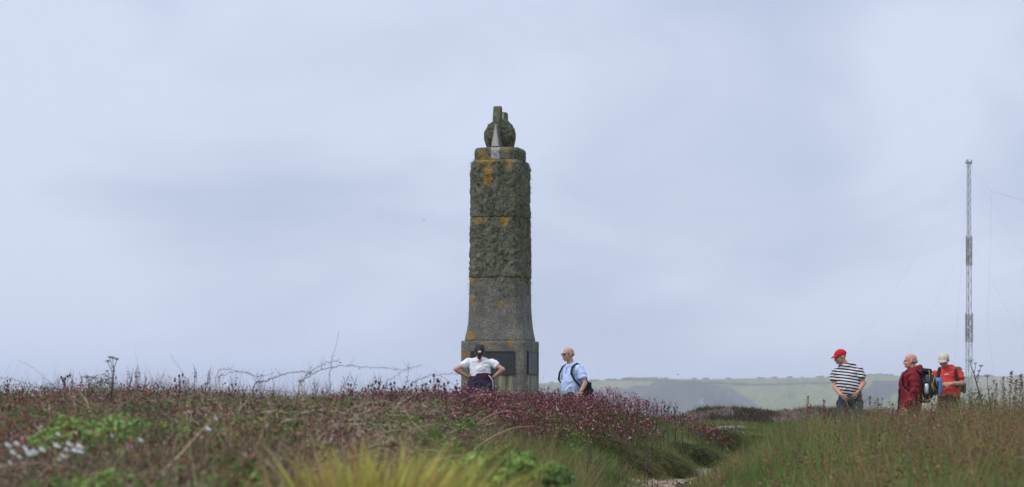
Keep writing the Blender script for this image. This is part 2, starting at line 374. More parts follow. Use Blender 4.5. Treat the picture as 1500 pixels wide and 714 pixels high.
# globe between upright fins
zc = 5.885
bm = bmesh.new(); bmesh.ops.create_icosphere(bm, subdivisions=5, radius=.275, matrix=Matrix.Translation((0, 0, zc)))
for v in bm.verts:
    n_ = (v.co - Vector((0, 0, zc))).normalized()
    v.co += n_ * ((float(fbm(math.atan2(n_.y, n_.x) * 6 + 30, n_.z * 8)) - .5) * .07)
    if v.co.z < 5.601: v.co.z = 5.601
link_bm('globe', bm, M_fin, mon, False)
def prism(name, outline, th0, mat, axis='x', sub=True):
    bm = bmesh.new(); A = []; B_ = []
    for (y, z, th) in outline:
        A.append(bm.verts.new((-th, y, z) if axis == 'x' else (y, -th, z))); B_.append(bm.verts.new((th, y, z) if axis == 'x' else (y, th, z)))
    bm.faces.new(A); bm.faces.new(B_[::-1]); n = len(A)
    for i in range(n): bm.faces.new((A[i], B_[i], B_[(i + 1) % n], A[(i + 1) % n]))
    bmesh.ops.recalc_face_normals(bm, faces=bm.faces)
    bmesh.ops.bevel(bm, geom=list(bm.edges), offset=.012, segments=2, affect='EDGES')
    return link_bm(name, bm, mat, mon, False)
prism('upright_fin', [(-.405, 5.604, .085), (-.36, zc + .10, .06), (-.33, zc + .27, .072), (-.28, zc + .485, .07), (-.25, zc + .50, .07), (-.13, zc + .505, .068), (-.10, zc + .22, .07), (.11, zc + .22, .06), (.14, zc + .43, .075), (.33, zc + .43, .07), (.37, zc + .1, .07), (.40, 5.604, .07)], .07, M_fin)
prism('front_facing', [(-.430, 5.608, .075), (-.372, zc + .16, .008), (-.34, zc + .16, .008), (-.38, 5.608, .075)], .05, M_fin_pale)
prism('back_facing', [(.098, zc + .23, .045), (.132, zc + .415, .04), (.16, zc + .415, .04), (.13, zc + .23, .045)], .05, M_fin_pale)
prism('cross_fin', [(-.25, 5.612, .05), (-.31, zc - .1, .05), (-.31, zc + .04, .05), (-.2, zc + .2, .05), (.2, zc + .2, .05), (.29, zc + .02, .05), (.29, zc - .1, .05), (.25, 5.612, .05)], .05, M_fin, axis='y')
# bronze tablets with raised border, verdigris runs on the stone below
M_bronze = plain('dark_bronze', (.045, .05, .05), .45, .3, 12, .3, .2); M_bord = plain('bronze_border', (.05, .053, .05), .5, .3, 20, .3)
m_run, t_, b_ = newmat('verdigris_runs')
co = t_.nodes.new('ShaderNodeTexCoord'); mpn = t_.nodes.new('ShaderNodeMapping'); mpn.inputs['Scale'].default_value = (14, 14, 1.2); t_.links.new(co.outputs['Object'], mpn.inputs[0])
nn = t_.nodes.new('ShaderNodeTexNoise'); nn.inputs['Scale'].default_value = 1; nn.inputs['Detail'].default_value = 5; t_.links.new(mpn.outputs[0], nn.inputs['Vector'])
rp = t_.nodes.new('ShaderNodeValToRGB'); rp.color_ramp.elements[0].position = .35; rp.color_ramp.elements[0].color = (.085, .07, .04, 1); rp.color_ramp.elements[1].position = .6; rp.color_ramp.elements[1].color = (.27, .285, .2, 1)
t_.links.new(nn.outputs['Fac'], rp.inputs[0]); t_.links.new(rp.outputs[0], b_.inputs['Base Color']); b_.inputs['Roughness'].default_value = .9
def box_bm(bm, c, s, rot=None):
    M = Matrix.Translation(c) @ (rot or Matrix.Identity(4)) @ Matrix.Diagonal((*s, 1))
    return bmesh.ops.create_cube(bm, size=1, matrix=M)['verts']
for k_ in range(4):
    rot = Matrix.Rotation(k_ * math.pi / 2, 4, 'Z')
    def rb(c, s):
        bm = bmesh.new(); box_bm(bm, Vector(c), s); bmesh.ops.bevel(bm, geom=list(bm.edges), offset=min(s) * .2, segments=2, affect='EDGES'); bm.transform(rot); return bm
    hgt = 1.79 if k_ != 1 else 1.80
    tb = link_bm('plaque', rb((0, -.618, 1.575), (.80, .03, .41)), M_bronze, mon, False)
    bm = bmesh.new()
    for c, s in [((0, -.627, 1.782), (.83, .036, .022)), ((0, -.627, 1.368), (.83, .036, .022)), ((-.405, -.627, 1.575), (.022, .034, .392)), ((.405, -.627, 1.575), (.022, .034, .392))]: box_bm(bm, Vector(c), s)
    bm.transform(rot); link_bm('plaque_border', bm, M_bord, tb, False)
    link_bm('stained_panel', rb((0, -.612, 1.20), (.80, .014, .30)), m_run, mon, False)

# bushy lichen on the shaft
def strips(P0, D, Cv, L, W, col0, col1, nseg=2, tw=None):
    """N tapering curved blades: p(t) = P0 + L (D t + Cv t^2)"""
    N = len(P0); ts = np.linspace(0, 1, nseg + 1)
    if tw is None:
        a = rng.random(N) * 2 * np.pi; tw = np.stack([np.cos(a), np.sin(a), np.zeros(N)], -1)
    L = np.asarray(L)[:, None]; W = np.asarray(W)[:, None]
    V = np.empty((N, 2 * nseg + 1, 3)); K = np.empty((N, 2 * nseg + 1, 3))
    for i, t in enumerate(ts[:-1]):
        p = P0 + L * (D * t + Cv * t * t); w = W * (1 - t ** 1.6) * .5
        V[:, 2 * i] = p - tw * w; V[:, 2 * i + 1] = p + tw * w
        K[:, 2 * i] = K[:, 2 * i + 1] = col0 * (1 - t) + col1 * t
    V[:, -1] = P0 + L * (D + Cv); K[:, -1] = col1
    b = np.arange(N)[:, None] * (2 * nseg + 1); T = []
    for i in range(nseg - 1):
        T.append(np.stack([b + 2 * i, b + 2 * i + 1, b + 2 * i + 3], -1)); T.append(np.stack([b + 2 * i, b + 2 * i + 3, b + 2 * i + 2], -1))
    T.append(np.stack([b + 2 * nseg - 2, b + 2 * nseg - 1, b + 2 * nseg], -1))
    return V.reshape(-1, 3), np.concatenate(T, 1).reshape(-1, 3), K.reshape(-1, 3)
def leaves(Cn, S, col, nrm=None, asp=.55):
    """N diamond leaves with a fold"""
    N = len(Cn)
    if nrm is None: nrm = rng.normal(size=(N, 3)); nrm[:, 2] = np.abs(nrm[:, 2]) + .4
    nrm = nrm / np.linalg.norm(nrm, axis=1, keepdims=True)
    a = rng.normal(size=(N, 3)); u = np.cross(nrm, a); u /= np.linalg.norm(u, axis=1, keepdims=True); v = np.cross(nrm, u)
    S = np.asarray(S)[:, None]
    V = np.stack([Cn - u * S, Cn + v * S * asp + nrm * S * .25, Cn + u * S, Cn - v * S * asp + nrm * S * .25], 1).reshape(-1, 3)
    b = np.arange(N)[:, None] * 4
    T = np.concatenate([np.stack([b, b + 1, b + 2], -1), np.stack([b, b + 2, b + 3], -1)], 1).reshape(-1, 3)
    return V, T, np.repeat(col, 4, 0)
class Acc:
    def __init__(s): s.V = []; s.T = []; s.K = []; s.n = 0
    def add(s, vtk):
        V, T, K = vtk; s.V.append(V); s.T.append(T + s.n); s.K.append(K); s.n += len(V)
    def build(s, name, mat, parent=None):
        return link(name, np_mesh(name, np.concatenate(s.V), np.concatenate(s.T), np.concatenate(s.K)), mat, parent, False)
def cvar(base, N, v=.25, hue=.12):
    base = np.asarray(base, float)
    return np.clip(base[None] * (1 + v * rng.normal(size=(N, 1))) * (1 + hue * rng.normal(size=(N, 3))), .004, .9)
acc = Acc(); N = 15000
ang = rng.random(N) * 2 * np.pi; zz = 2.5 + 3.05 * rng.random(N) ** .8
ok = fbm(ang * 4, zz * 4) > .47; ang = ang[ok]; zz = zz[ok]; N = len(zz)
nr = np.stack([np.cos(ang), np.sin(ang), 0 * ang], -1)
hw = np.where(zz > 5.36, .42, np.interp(zz, [2.5, 3.17, 5.36], [.515, .507, .487]))
rr = hw / np.maximum(np.abs(np.cos(ang)), np.abs(np.sin(ang))); rr = np.minimum(rr, (2 * hw - .124) / (np.abs(np.cos(ang)) + np.abs(np.sin(ang))))
p0 = nr * (rr - .008)[:, None]; p0[:, 2] = zz
D = nr + rng.normal(size=(N, 3)) * .5
acc.add(strips(p0, D, np.array([0, 0, -.4]) + 0 * D, .014 + .034 * rng.random(N), .010 + .014 * rng.random(N), cvar((.06, .062, .04), N, .4), cvar((.16, .165, .105), N, .45)))
lt = acc.build('lichen', M_dry, mon); lt['kind'] = 'stuff'

# ------------------------------------------------------------------ heather bank beyond the turf
hb = empty('heather_bank', (6.5, 60, gz(6.5, 60)))
tag(hb, 'low purple brown heather covered bank running across behind the turf', 'hedge bank')
hx = np.arange(3.6, 17, .12); hs = np.linspace(-1, 1, 25)
HX, HS = np.meshgrid(hx, hs)
def bank_h(x): return (.17 + .13 * smooth((x - 3.8) / 1.5)) * (.55 + .9 * fbm(x * .9, x * 0 + 2)) * smooth((x - 3.5) / 1.2) * (1 - .35 * smooth((x - 9) / 2))
def bank_z(x, s): return np.sqrt(np.clip(1 - s * s, 0, 1)) ** .8 * bank_h(x) + (fbm(x * 1.6 + 7, s * 2.5 + 4) - .5) * .18
HY_ = 60 + HS * 1.3 + .5 * np.sin(HX * .4)
HZ = ground(HX, HY_) + bank_z(HX, HS) - .03
V = np.stack([HX - 6.5, HY_ - 60, HZ - hb.location.z], -1).reshape(-1, 3); nx = len(hx); ny = len(hs)
ii = (np.arange(ny - 1)[:, None] * nx + np.arange(nx - 1)[None]).ravel()
link('stone_core', np_mesh('stone_core', V, np.stack([ii, ii + 1, ii + nx + 1, ii + nx], -1)), plain('bank_earth', (.06, .048, .04), .95, .4, 6), hb)
N = 42000; x = 3.6 + 13.4 * rng.random(N); s = rng.random(N) * 2 - 1
y = 60 + s * 1.3 + .5 * np.sin(x * .4); p0 = np.stack([x - 6.5, y - 60, ground(x, y) + bank_z(x, s) - .03 - hb.location.z], -1)
patch = fbm(x * 1.3, s * 1.6 + 20)[:, None]
c1 = cvar((.115, .082, .068), N); c2 = cvar((.30, .225, .20), N); c3 = cvar((.085, .085, .035), N)
colr = np.where(patch > .56, c2, np.where(patch < .40, c3, c1))
D = np.stack([rng.normal(size=N) * .5 - .3, rng.normal(size=N) * .5 - s * 0, .8 + .3 * rng.random(N)], -1)
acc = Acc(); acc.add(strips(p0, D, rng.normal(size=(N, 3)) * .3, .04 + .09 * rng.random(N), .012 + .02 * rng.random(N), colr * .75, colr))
acc.build('heather', M_dry, hb)['kind'] = 'stuff'

# ------------------------------------------------------------------ radio mast
mx_, my_ = (1419 - CX) / F * 100, 100.0
mast = empty('radio_mast', (mx_, my_, gz(mx_, my_)))
tag(mast, 'tall slender lattice radio mast with grey and reddish sections, held by thin guys', 'mast')
mz0 = mast.location.z
def zr(py): return CZ - (py - HY) / F * 100 - mz0
M_galv = plain('galvanised_steel', (.42, .42, .43), .5, .2, 8, .4); M_red = plain('faded_red_paint', (.33, .29, .285), .6, .3, 8); M_wire = plain('wire', (.25, .25, .26), .5, .1, 5)
def tube_bm(bm, pts, rad, n=6):
    pts = [Vector(p) for p in pts]; rings = []
    rads = rad if hasattr(rad, '__len__') else [rad] * len(pts)
    for i, p in enumerate(pts):
        t = (pts[min(i + 1, len(pts) - 1)] - pts[max(i - 1, 0)]).normalized()
        u = t.orthogonal().normalized() if i == 0 else (u - t * u.dot(t)).normalized()
        w = t.cross(u)
        rings.append([bm.verts.new(p + (u * math.cos(a) + w * math.sin(a)) * rads[i]) for a in [2 * math.pi * k / n for k in range(n)]])
    for a, b in zip(rings, rings[1:]):
        for k in range(n): bm.faces.new((a[k], a[(k + 1) % n], b[(k + 1) % n], b[k]))
    bm.faces.new(rings[0][::-1]); bm.faces.new(rings[-1])
def lattice(name, z0, z1, w, mat, r=.015):
    bm = bmesh.new(); a = [Vector((w / math.sqrt(3) * math.cos(R(q)), w / math.sqrt(3) * math.sin(R(q)), 0)) for q in (-60, 60, 180)]
    a = [Vector((-w / 2, -w * .3, 0)), Vector((w / 2, -w * .3, 0)), Vector((0.1 * w, w * .57, 0))]
    for v in a: tube_bm(bm, [v + Vector((0, 0, z0)), v + Vector((0, 0, z1))], r)
    n = max(2, round((z1 - z0) / (w * 1.25))); h = (z1 - z0) / n
    for i in range(n):
        for k in range(3):
            p, q = (a[k], a[(k + 1) % 3]) if (i + k) % 2 else (a[(k + 1) % 3], a[k])
            tube_bm(bm, [p + Vector((0, 0, z0 + i * h)), q + Vector((0, 0, z0 + (i + 1) * h))], r * .55, 5)
            tube_bm(bm, [a[k] + Vector((0, 0, z0 + i * h)), a[(k + 1) % 3] + Vector((0, 0, z0 + i * h))], r * .5, 5)
    return link_bm(name, bm, mat, mast, False)
lattice('upper_section', zr(388), zr(238), .155, M_galv, .014)
lattice('middle_section', zr(500), zr(347), .20, M_galv, .015)
lattice('lower_section', 0, zr(460), .25, M_galv, .016)
lattice('overlap_sleeve', zr(389), zr(346), .235, M_red, .02)
lattice('overlap_sleeve', zr(501), zr(459), .285, M_red, .021)
bm = bmesh.new()
for q in range(3): tube_bm(bm, [(.11 * math.cos(q * 2.1), .11 * math.sin(q * 2.1), zr(240)), (.12 * math.cos(q * 2.1), .12 * math.sin(q * 2.1), zr(234))], .03)
box_bm(bm, Vector((0, 0, zr(238))), (.26, .26, .05)); link_bm('head_plate', bm, M_galv, mast, False)
def sag(a, b, s, n=14): return [Vector(a).lerp(Vector(b), i / n) - Vector((0, 0, s * 4 * (i / n) * (1 - i / n))) for i in range(n + 1)]
for (dx, dy, zt_) in [(-5.5, 1.0, 239), (5.0, -3.0, 239), (.6, 7, 239), (-3.5, .6, 347), (3.2, -2, 347)]:
    bm = bmesh.new(); gx, gy = mx_ + dx * 1.15, my_ + dy * 1.15
    tube_bm(bm, sag((0, 0, zr(zt_)), (dx * 1.15, dy * 1.15, gz(gx, gy) - mz0), .12), .0016, 4); link_bm('guy_wire', bm, M_wire, mast, False)
aw = empty('antenna_wire', P(1453, 281, 100)); tag(aw, 'thin aerial wire sagging in the sky right of the lattice mast', 'wire')
o0 = P(1453, 281, 100)
bm = bmesh.new(); tube_bm(bm, sag((0, 0, 0), P(1640, 322, 100) - o0, .1), .005, 4); link_bm('span_wire', bm, M_wire, aw, False)
bm = bmesh.new(); tube_bm(bm, sag((0, 0, 0), P(1447, 480, 100) - o0, .0) + [Vector(P(1462, 600, 99)) - o0], .0025, 4); link_bm('drop_wire', bm, M_wire, aw, False)
bm = bmesh.new(); tube_bm(bm, sag((0, 0, 0), P(1421, 238, 100) - o0, .06), .0025, 4); link_bm('halyard', bm, M_wire, aw, False)

# ------------------------------------------------------------------ vegetation (ground cover nobody could count)
def scatter(N, u0, u1, Y0, Y1, ypow=1.0):
    u = u0 + (u1 - u0) * rng.random(N); Y = Y0 + (Y1 - Y0) * rng.random(N) ** ypow
    X = (u - CX) / F * Y
    return X, Y, X - path_x(np.minimum(Y, 38))
def up_dirs(N, spread): return np.stack([rng.normal(size=N) * spread, rng.normal(size=N) * spread, np.ones(N)], -1)
def lay(X, Y, dz=0): return np.stack([X, Y, ground(X, Y) + dz], -1)

acc = Acc(); n_ = len(PEBBLES); nn_ = rng.normal(size=(n_, 3)) * .5 + np.array([0, 0, 1.0])
acc.add(leaves(PEBBLES, .006 + .016 * rng.random(n_) ** 3, cvar((.34, .27, .21), n_, .4), nn_, .8)); tag(acc.build('gravel', M_dry), kind='stuff')
# --- grass: the green bank beside the path, and short turf further off
acc = Acc()
X, Y = PEBBLES[::2, 0], PEBBLES[::2, 1]; N = len(X); cc = cvar((.11, .14, .05), N); keepp = (fbm(X * 5, Y * 3) > .6); X, Y, cc = X[keepp], Y[keepp], cc[keepp]; N = len(X)
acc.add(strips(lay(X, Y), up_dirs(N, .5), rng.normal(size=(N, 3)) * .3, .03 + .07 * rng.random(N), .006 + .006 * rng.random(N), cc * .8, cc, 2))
X, Y, d = scatter(300000, 380, 1160, 12, 38)
uu = X / Y * F + CX; line = np.interp(uu, [480, 640, 760, 850, 950, 1000, 1090], [20, 20.6, 22.2, 26.2, 30.6, 33.0, 35.6]); far = smooth((Y - line + 1) / 2); keep = (d < -.12) & (rng.random(len(X)) < smooth((uu - 690 + 60 * (fbm(X * 2, Y * 2) - .5)) / 110) * (1 - .6 * far)); X, Y, d, far = X[keep], Y[keep], d[keep], far[keep]; N = len(X)
tuft = fbm(X * 2.4, Y * 2.0)
h = (.06 + (.10 + .22 * smooth((tuft - .3) / .35)) * smooth((-d - .1) / .6)) * (.5 + .8 * rng.random(N)) * (1 - .5 * far)
tone = fbm(X * 1.1 + 60, Y * 1.1)[:, None]
cc = cvar((.135, .185, .052), N) * (1 - smooth((tone - .38) / .3)) + cvar((.25, .23, .09), N) * smooth((tone - .38) / .3)
lean = np.stack([.55 * np.cos(tuft * 14), .4 * np.sin(tuft * 14) - .2, -.25 + 0 * tuft], -1) + rng.normal(size=(N, 3)) * .22
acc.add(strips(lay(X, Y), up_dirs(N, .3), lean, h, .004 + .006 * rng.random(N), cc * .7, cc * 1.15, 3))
X, Y, d = scatter(230000, 780, 1800, 33, 66, .9)
keep = (np.abs(d) > np.where(Y < 36, .3, 0)) & ~((d > .4) & (Y < 34)) & ~((d < 0) & (Y < 37)); X, Y = X[keep], Y[keep]; N = len(X); tone = fbm(X * .8 + 60, Y * .6)[:, None]
cc = cvar((.10, .155, .04), N) * (1 - smooth((tone - .45) / .2)) + cvar((.20, .20, .07), N) * smooth((tone - .45) / .2)
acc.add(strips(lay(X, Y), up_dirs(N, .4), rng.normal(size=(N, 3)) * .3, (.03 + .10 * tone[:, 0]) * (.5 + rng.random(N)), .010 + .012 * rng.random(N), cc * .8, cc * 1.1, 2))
X, Y, d = scatter(26000, -200, 800, 30, 60); N = len(X); cc = cvar((.09, .11, .035), N)
acc.add(strips(lay(X, Y), up_dirs(N, .4), rng.normal(size=(N, 3)) * .3, .05 + .12 * rng.random(N), .012 + .01 * rng.random(N), cc * .8, cc * 1.1, 2))
tag(acc.build('grass', M_plant), kind='stuff')

# --- tall seeding grass on the right
acc = Acc()
X, Y, d = scatter(360000, 960, 1820, 9.5, 37)
pr = smooth((d - .22) / .55); keep = rng.random(len(X)) < pr; X, Y, d = X[keep], Y[keep], d[keep]; N = len(X)
tone = fbm(X * 1.3 + 90, Y * .8)[:, None]; hgt = np.interp(d, [.2, .8, 1.6, 3.5], [.10, .30, .46, .58]) * np.interp(Y, [9, 30, 35.5], [1, 1, .75])
h = hgt * (.40 + .75 * rng.random(N)) * (.40 + .95 * smooth((fbm(X * 2.2 + 5, Y * 1.5) - .2) / .6))
g1 = cvar((.155, .215, .06), N); g2 = cvar((.34, .30, .135), N); g3 = cvar((.27, .17, .085), N)
pick = rng.random((N, 1)) + (tone - .5) * 2.0 + .12 * smooth((Y[:, None] - 13) / 9) - .06 + .22 * smooth((h[:, None] - .35) / .3)
cc = np.where(pick < .72, g1, np.where(pick < .93, g2, g3))
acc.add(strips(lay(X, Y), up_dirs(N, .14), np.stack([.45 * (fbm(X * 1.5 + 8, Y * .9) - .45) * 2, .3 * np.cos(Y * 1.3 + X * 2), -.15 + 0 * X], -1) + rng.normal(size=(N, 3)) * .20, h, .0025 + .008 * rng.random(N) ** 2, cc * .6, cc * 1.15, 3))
X, Y, d = scatter(41000, 1040, 1820, 10, 34); keep = (d > .5) & (fbm(X * 1.8 + 77, Y * 1.3) > .54); X, Y, d = X[keep], Y[keep], d[keep]; N = len(X)
acc.add(leaves(lay(X, Y) + np.stack([0 * X, 0 * X, .08 + np.interp(d, [.2, .8, 1.6, 3.5], [.05, .18, .30, .42]) * rng.random(N) ** .7], -1), .010 + .020 * rng.random(N), np.where(rng.random((N, 1)) < .75, cvar((.13, .20, .06), N, .3), cvar((.30, .21, .10), N, .3)), None, .4))
tag(acc.build('tall_grass', M_plant), kind='stuff')

# --- dead stems and tangled briars on the left bank
acc = Acc()
X, Y, d = scatter(310000, -330, 1010, 7.5, 34)
brown = fbm(X * .7 + 3, Y * .5 + 8)
pr = smooth((-d - .9) / 1.4) * (.3 + .7 * smooth((brown - .33) / .2)); keep = rng.random(len(X)) < pr; keep &= ~((Y < 9.6) & (X / Y * F + CX > 400) & (X / Y * F + CX < 740)); X, Y, d, brown = X[keep], Y[keep], d[keep], brown[keep]; N = len(X)
ct = rng.random((N, 1))
cc = np.where(ct < .55, cvar((.29, .18, .125), N), np.where(ct < .82, cvar((.47, .37, .26), N), cvar((.075, .042, .03), N)))
h = (.12 + .28 * rng.random(N) ** 1.3) * (.35 + .80 * smooth((fbm(X * 1.7, Y * 1.3) - .22) / .5))
D = up_dirs(N, .45); Cv = rng.normal(size=(N, 3)) * .35; Cv[:, 2] -= .15
acc.add(strips(lay(X, Y), D, Cv, h, .0028 + .0035 * rng.random(N), cc * .8, cc, 3))
# horizontal tangle
X, Y, d = scatter(108000, -330, 1000, 8, 29); keep = rng.random(len(X)) < smooth((-d - 1.2) / 1.2); X, Y = X[keep], Y[keep]; N = len(X)
a = rng.random(N) * 2 * np.pi; D = np.stack([np.cos(a), np.sin(a), rng.normal(size=N) * .35 + .15], -1); Cv = rng.normal(size=(N, 3)) * .4; Cv[:, 2] -= .3
ct = rng.random((N, 1)); cc = np.where(ct < .6, cvar((.30, .20, .14), N), cvar((.50, .41, .30), N))
tw = np.cross(D, rng.normal(size=(N, 3))); tw /= np.linalg.norm(tw, axis=1, keepdims=True)
acc.add(strips(lay(X, Y, .08) + np.stack([0 * X, 0 * X, .2 * rng.random(N)], -1), D, Cv, .10 + .22 * rng.random(N) ** 2, .0028 + .003 * rng.random(N), cc, cc, 3, tw))
# fine dark twigs standing along the ridge
X, Y, d = scatter(1500, -100, 900, 20.5, 29); keep = rng.random(len(X)) < smooth((-d - .9) / 1.2); X, Y = X[keep], Y[keep]; N = len(X)
cc = cvar((.085, .052, .05), N)
acc.add(strips(lay(X, Y, .22), up_dirs(N, .35), rng.normal(size=(N, 3)) * .25, .10 + .20 * rng.random(N) ** 2, .0045 + .004 * rng.random(N), cc, cc, 3))
# loose bramble loops through and above the bank
X, Y, d = scatter(900, -100, 880, 9, 27.5); keep = rng.random(len(X)) < smooth((-d - 1.1) / 1.2); X, Y = X[keep], Y[keep]; N = len(X)
a = rng.normal(size=N) * .5 + np.where(rng.random(N) < .5, 0, np.pi); D = np.stack([np.cos(a) * .9, np.sin(a) * .9, .75 + .25 * rng.random(N)], -1); Cv = rng.normal(size=(N, 3)) * .2; Cv[:, 2] = -D[:, 2] * (.75 + .3 * rng.random(N))
ct = rng.random((N, 1)); cc = np.where(ct < .65, cvar((.12, .065, .055), N), cvar((.34, .26, .19), N)); tw = np.cross(D, np.array([0, 1., 0]) + .3 * rng.normal(size=(N, 3))); tw /= np.linalg.norm(tw, axis=1, keepdims=True)
acc.add(strips(lay(X, Y, .12), D, Cv, .35 + .6 * rng.random(N), .006 + .004 * rng.random(N), cc, cc, 9, tw))
# chaff: shrivelled leaves caught in the stems
X, Y, d = scatter(72000, -330, 1000, 8, 29); keep = rng.random(len(X)) < smooth((-d - 1.0) / 1.2) * .9; X, Y = X[keep], Y[keep]; N = len(X)
ct = rng.random((N, 1)); cc = np.where(ct < .5, cvar((.10, .055, .05), N), np.where(ct < .8, cvar((.16, .11, .075), N), cvar((.07, .085, .032), N)))
acc.add(leaves(lay(X, Y) + np.stack([0 * X, 0 * X, .06 + .30 * rng.random(N) ** .8], -1), .008 + .011 * rng.random(N), cc))
tag(acc.build('undergrowth', M_dry), kind='stuff')

# --- green leafy growth in patches on the left bank
acc = Acc()
X, Y, d = scatter(200000, -330, 1000, 7, 28.5)
uu = X / Y * F + CX; vv = HY + (CZ - ground(X, Y) - .3) / Y * F
m = fbm(X * 1.25 + 31, Y * .75 + 12) + .20 * np.exp(-((uu - 180) / 140) ** 2 - ((Y - 14) / 4.5) ** 2) + .12 * smooth((11.5 - Y) / 3) + .07 * np.exp(-((uu - 700) / 70) ** 2) * (Y < 20) - .10 * smooth((uu - 740) / 60)
keep = (m > .565) & (d < -.7); X, Y, d = X[keep], Y[keep], d[keep]; N = len(X)
hh = .05 + (.16 + .16 * fbm(X * 4, Y * 4)) * rng.random(N) ** .6
tone = fbm(X * 2 + 9, Y * 2)[:, None]
cc = cvar((.11, .18, .045), N) * (1 - tone) + cvar((.22, .31, .08), N) * tone
acc.add(leaves(lay(X, Y) + np.stack([0 * X, 0 * X, hh], -1), .009 + .017 * rng.random(N), cc))
sb = rng.random(N) < .35; Ns = sb.sum(); c2 = cvar((.10, .15, .045), Ns)
acc.add(strips(lay(X[sb], Y[sb]), up_dirs(Ns, .35), rng.normal(size=(Ns, 3)) * .3, .15 + .22 * rng.random(Ns), .004 + .004 * rng.random(Ns), c2 * .7, c2, 3))
tag(acc.build('foliage', M_plant), kind='stuff')


# --- red campion: thousands of stems with pink heads, thickest in front of the monument
def flowers(Cn, S, col):
    N = len(Cn); nrm = rng.normal(size=(N, 3)) + np.array([0, -.5, .7]); nrm /= np.linalg.norm(nrm, axis=1, keepdims=True)
    u = np.cross(nrm, rng.normal(size=(N, 3))); u /= np.linalg.norm(u, axis=1, keepdims=True); v = np.cross(nrm, u); S = np.asarray(S)[:, None]
    ring = []
    for k in range(10):
        a = k * math.pi / 5; r = 1.0 if k % 2 == 0 else .55
        ring.append(Cn + (u * math.cos(a) + v * math.sin(a)) * S * r + nrm * S * .18)
    V = np.stack([Cn] + ring, 1).reshape(-1, 3); b = np.arange(N)[:, None] * 11
    T = np.concatenate([np.stack([b, b + 1 + k, b + 1 + (k + 1) % 10], -1) for k in range(10)], 1).reshape(-1, 3)
    return V, T, np.repeat(col, 11, 0)
def campion(acc, X, Y, hmin, hmax, nf=4):
    N = len(X); h = hmin + (hmax - hmin) * rng.random(N); D = up_dirs(N, .14); Cv = rng.normal(size=(N, 3)) * .10
    p0 = lay(X, Y); st = cvar((.10, .055, .05), N)
    acc.add(strips(p0, D, Cv, h, .004 + .002 * rng.random(N), cvar((.08, .08, .04), N), st, 3))
    for k in range(nf):
        t = np.clip(1 - .11 * k * rng.random(N) - .02, 0, 1)[:, None]
        q = p0 + h[:, None] * (D * t + Cv * t * t); off = rng.normal(size=(N, 3)) * .02; off[:, 2] = np.abs(off[:, 2])
        cal = cvar((.12, .035, .045), N); acc.add(strips(q, off / .03 + np.array([0, 0, .3]), 0 * off, .02 + 0 * h, .010 + 0 * h, cal, cal, 2))
        on = rng.random(N) < .42; M = on.sum(); ch = rng.random((M, 1))
        fc = np.where(ch < .6, cvar((.35, .11, .115), M, .35), np.where(ch < .82, cvar((.56, .29, .31), M, .3), cvar((.15, .055, .05), M, .3)))
        acc.add(flowers((q + off)[on] + np.array([0, 0, .012]), .009 + .006 * rng.random(M), fc))
        nl = ~on; M = nl.sum(); bc = cvar((.075, .03, .035), M); acc.add(leaves((q + off)[nl] + np.array([0, 0, .01]), .008 + .005 * rng.random(M), bc, asp=.7))
acc = Acc()
X, Y, d = scatter(17500, 480, 1090, 20.5, 38); line = np.interp((X / Y * F + CX), [480, 640, 760, 850, 950, 1000, 1090], [20.5, 21, 22.4, 26.3, 30.8, 33.2, 35.8]); pr = smooth((-d - .25) / .5) * smooth((Y - line + 1.2 * (fbm(X, Y) - .5) * 3) / 1.8) * (.25 + .75 * smooth((fbm(X * .9, Y * .6) - .3) / .2)); keep = rng.random(len(X)) < pr; campion(acc, X[keep], Y[keep], .16, .38)
X, Y, d = scatter(8000, -330, 760, 9.5, 28); pr = smooth((-d - 1) / 1) * smooth((fbm(X * .8 + 4, Y * .5) - .40) / .15); keep = rng.random(len(X)) < pr; campion(acc, X[keep], Y[keep], .2, .42, 3)
X, Y, d = scatter(500, 1300, 1560, 16, 31); keep = fbm(X * .9 + 2, Y * .5) > .52; campion(acc, X[keep], Y[keep], .35, .6, 3)
tag(acc.build('wildflowers', M_plant), kind='stuff')

# --- sorrel: rusty seed spikes, many on the right, some low down on the left
def sorrel(acc, p0, h, n=16):
    N = len(p0); D = up_dirs(N, .10); Cv = rng.normal(size=(N, 3)) * .10
    st = cvar((.17, .085, .05), N)
    acc.add(strips(p0, D, Cv, h, .004 + 0 * h, cvar((.12, .11, .05), N), st, 3))
    base = cvar((.23, .125, .075), N, .3, .15)
    for k in range(n):
        t = (.55 + .45 * rng.random(N))[:, None]; q = p0 + h[:, None] * (D * t + Cv * t * t) + rng.normal(size=(N, 3)) * np.array([.014, .014, .008]) * (1.35 - t)*1.6
        acc.add(leaves(q, .006 + .006 * rng.random(N), base * (.7 + .6 * rng.random((N, 1))), rng.normal(size=(N, 3)), .7))
acc = Acc()
X, Y, d = scatter(9000, 1030, 1820, 11, 36); pr = (.35 + .65 * smooth((Y - 14) / 10)) * smooth((d - .5) / 1.0) * smooth((fbm(X * .7 + 14, Y * .5) - .28) / .25); keep = rng.random(len(X)) < pr; X, Y, d = X[keep], Y[keep], d[keep]
sorrel(acc, lay(X, Y), np.interp(d, [.3, 1.2, 3.5], [.25, .5, .72]) * (.7 + .45 * rng.random(len(X))) * np.interp(Y, [11, 31, 35], [1, 1, .75]))
X, Y, d = scatter(1100, -120, 480, 7, 16); keep = fbm(X * 1.1 + 44, Y * .9) > .47; X, Y = X[keep], Y[keep]
sorrel(acc, lay(X, Y), .28 + .2 * rng.random(len(X)))
X, Y, d = scatter(260, 650, 900, 11, 24); keep = d < -.6; X, Y = X[keep], Y[keep]; sorrel(acc, lay(X, Y), .2 + .18 * rng.random(len(X)))
tag(acc.build('seeding_weeds', M_plant), kind='stuff')

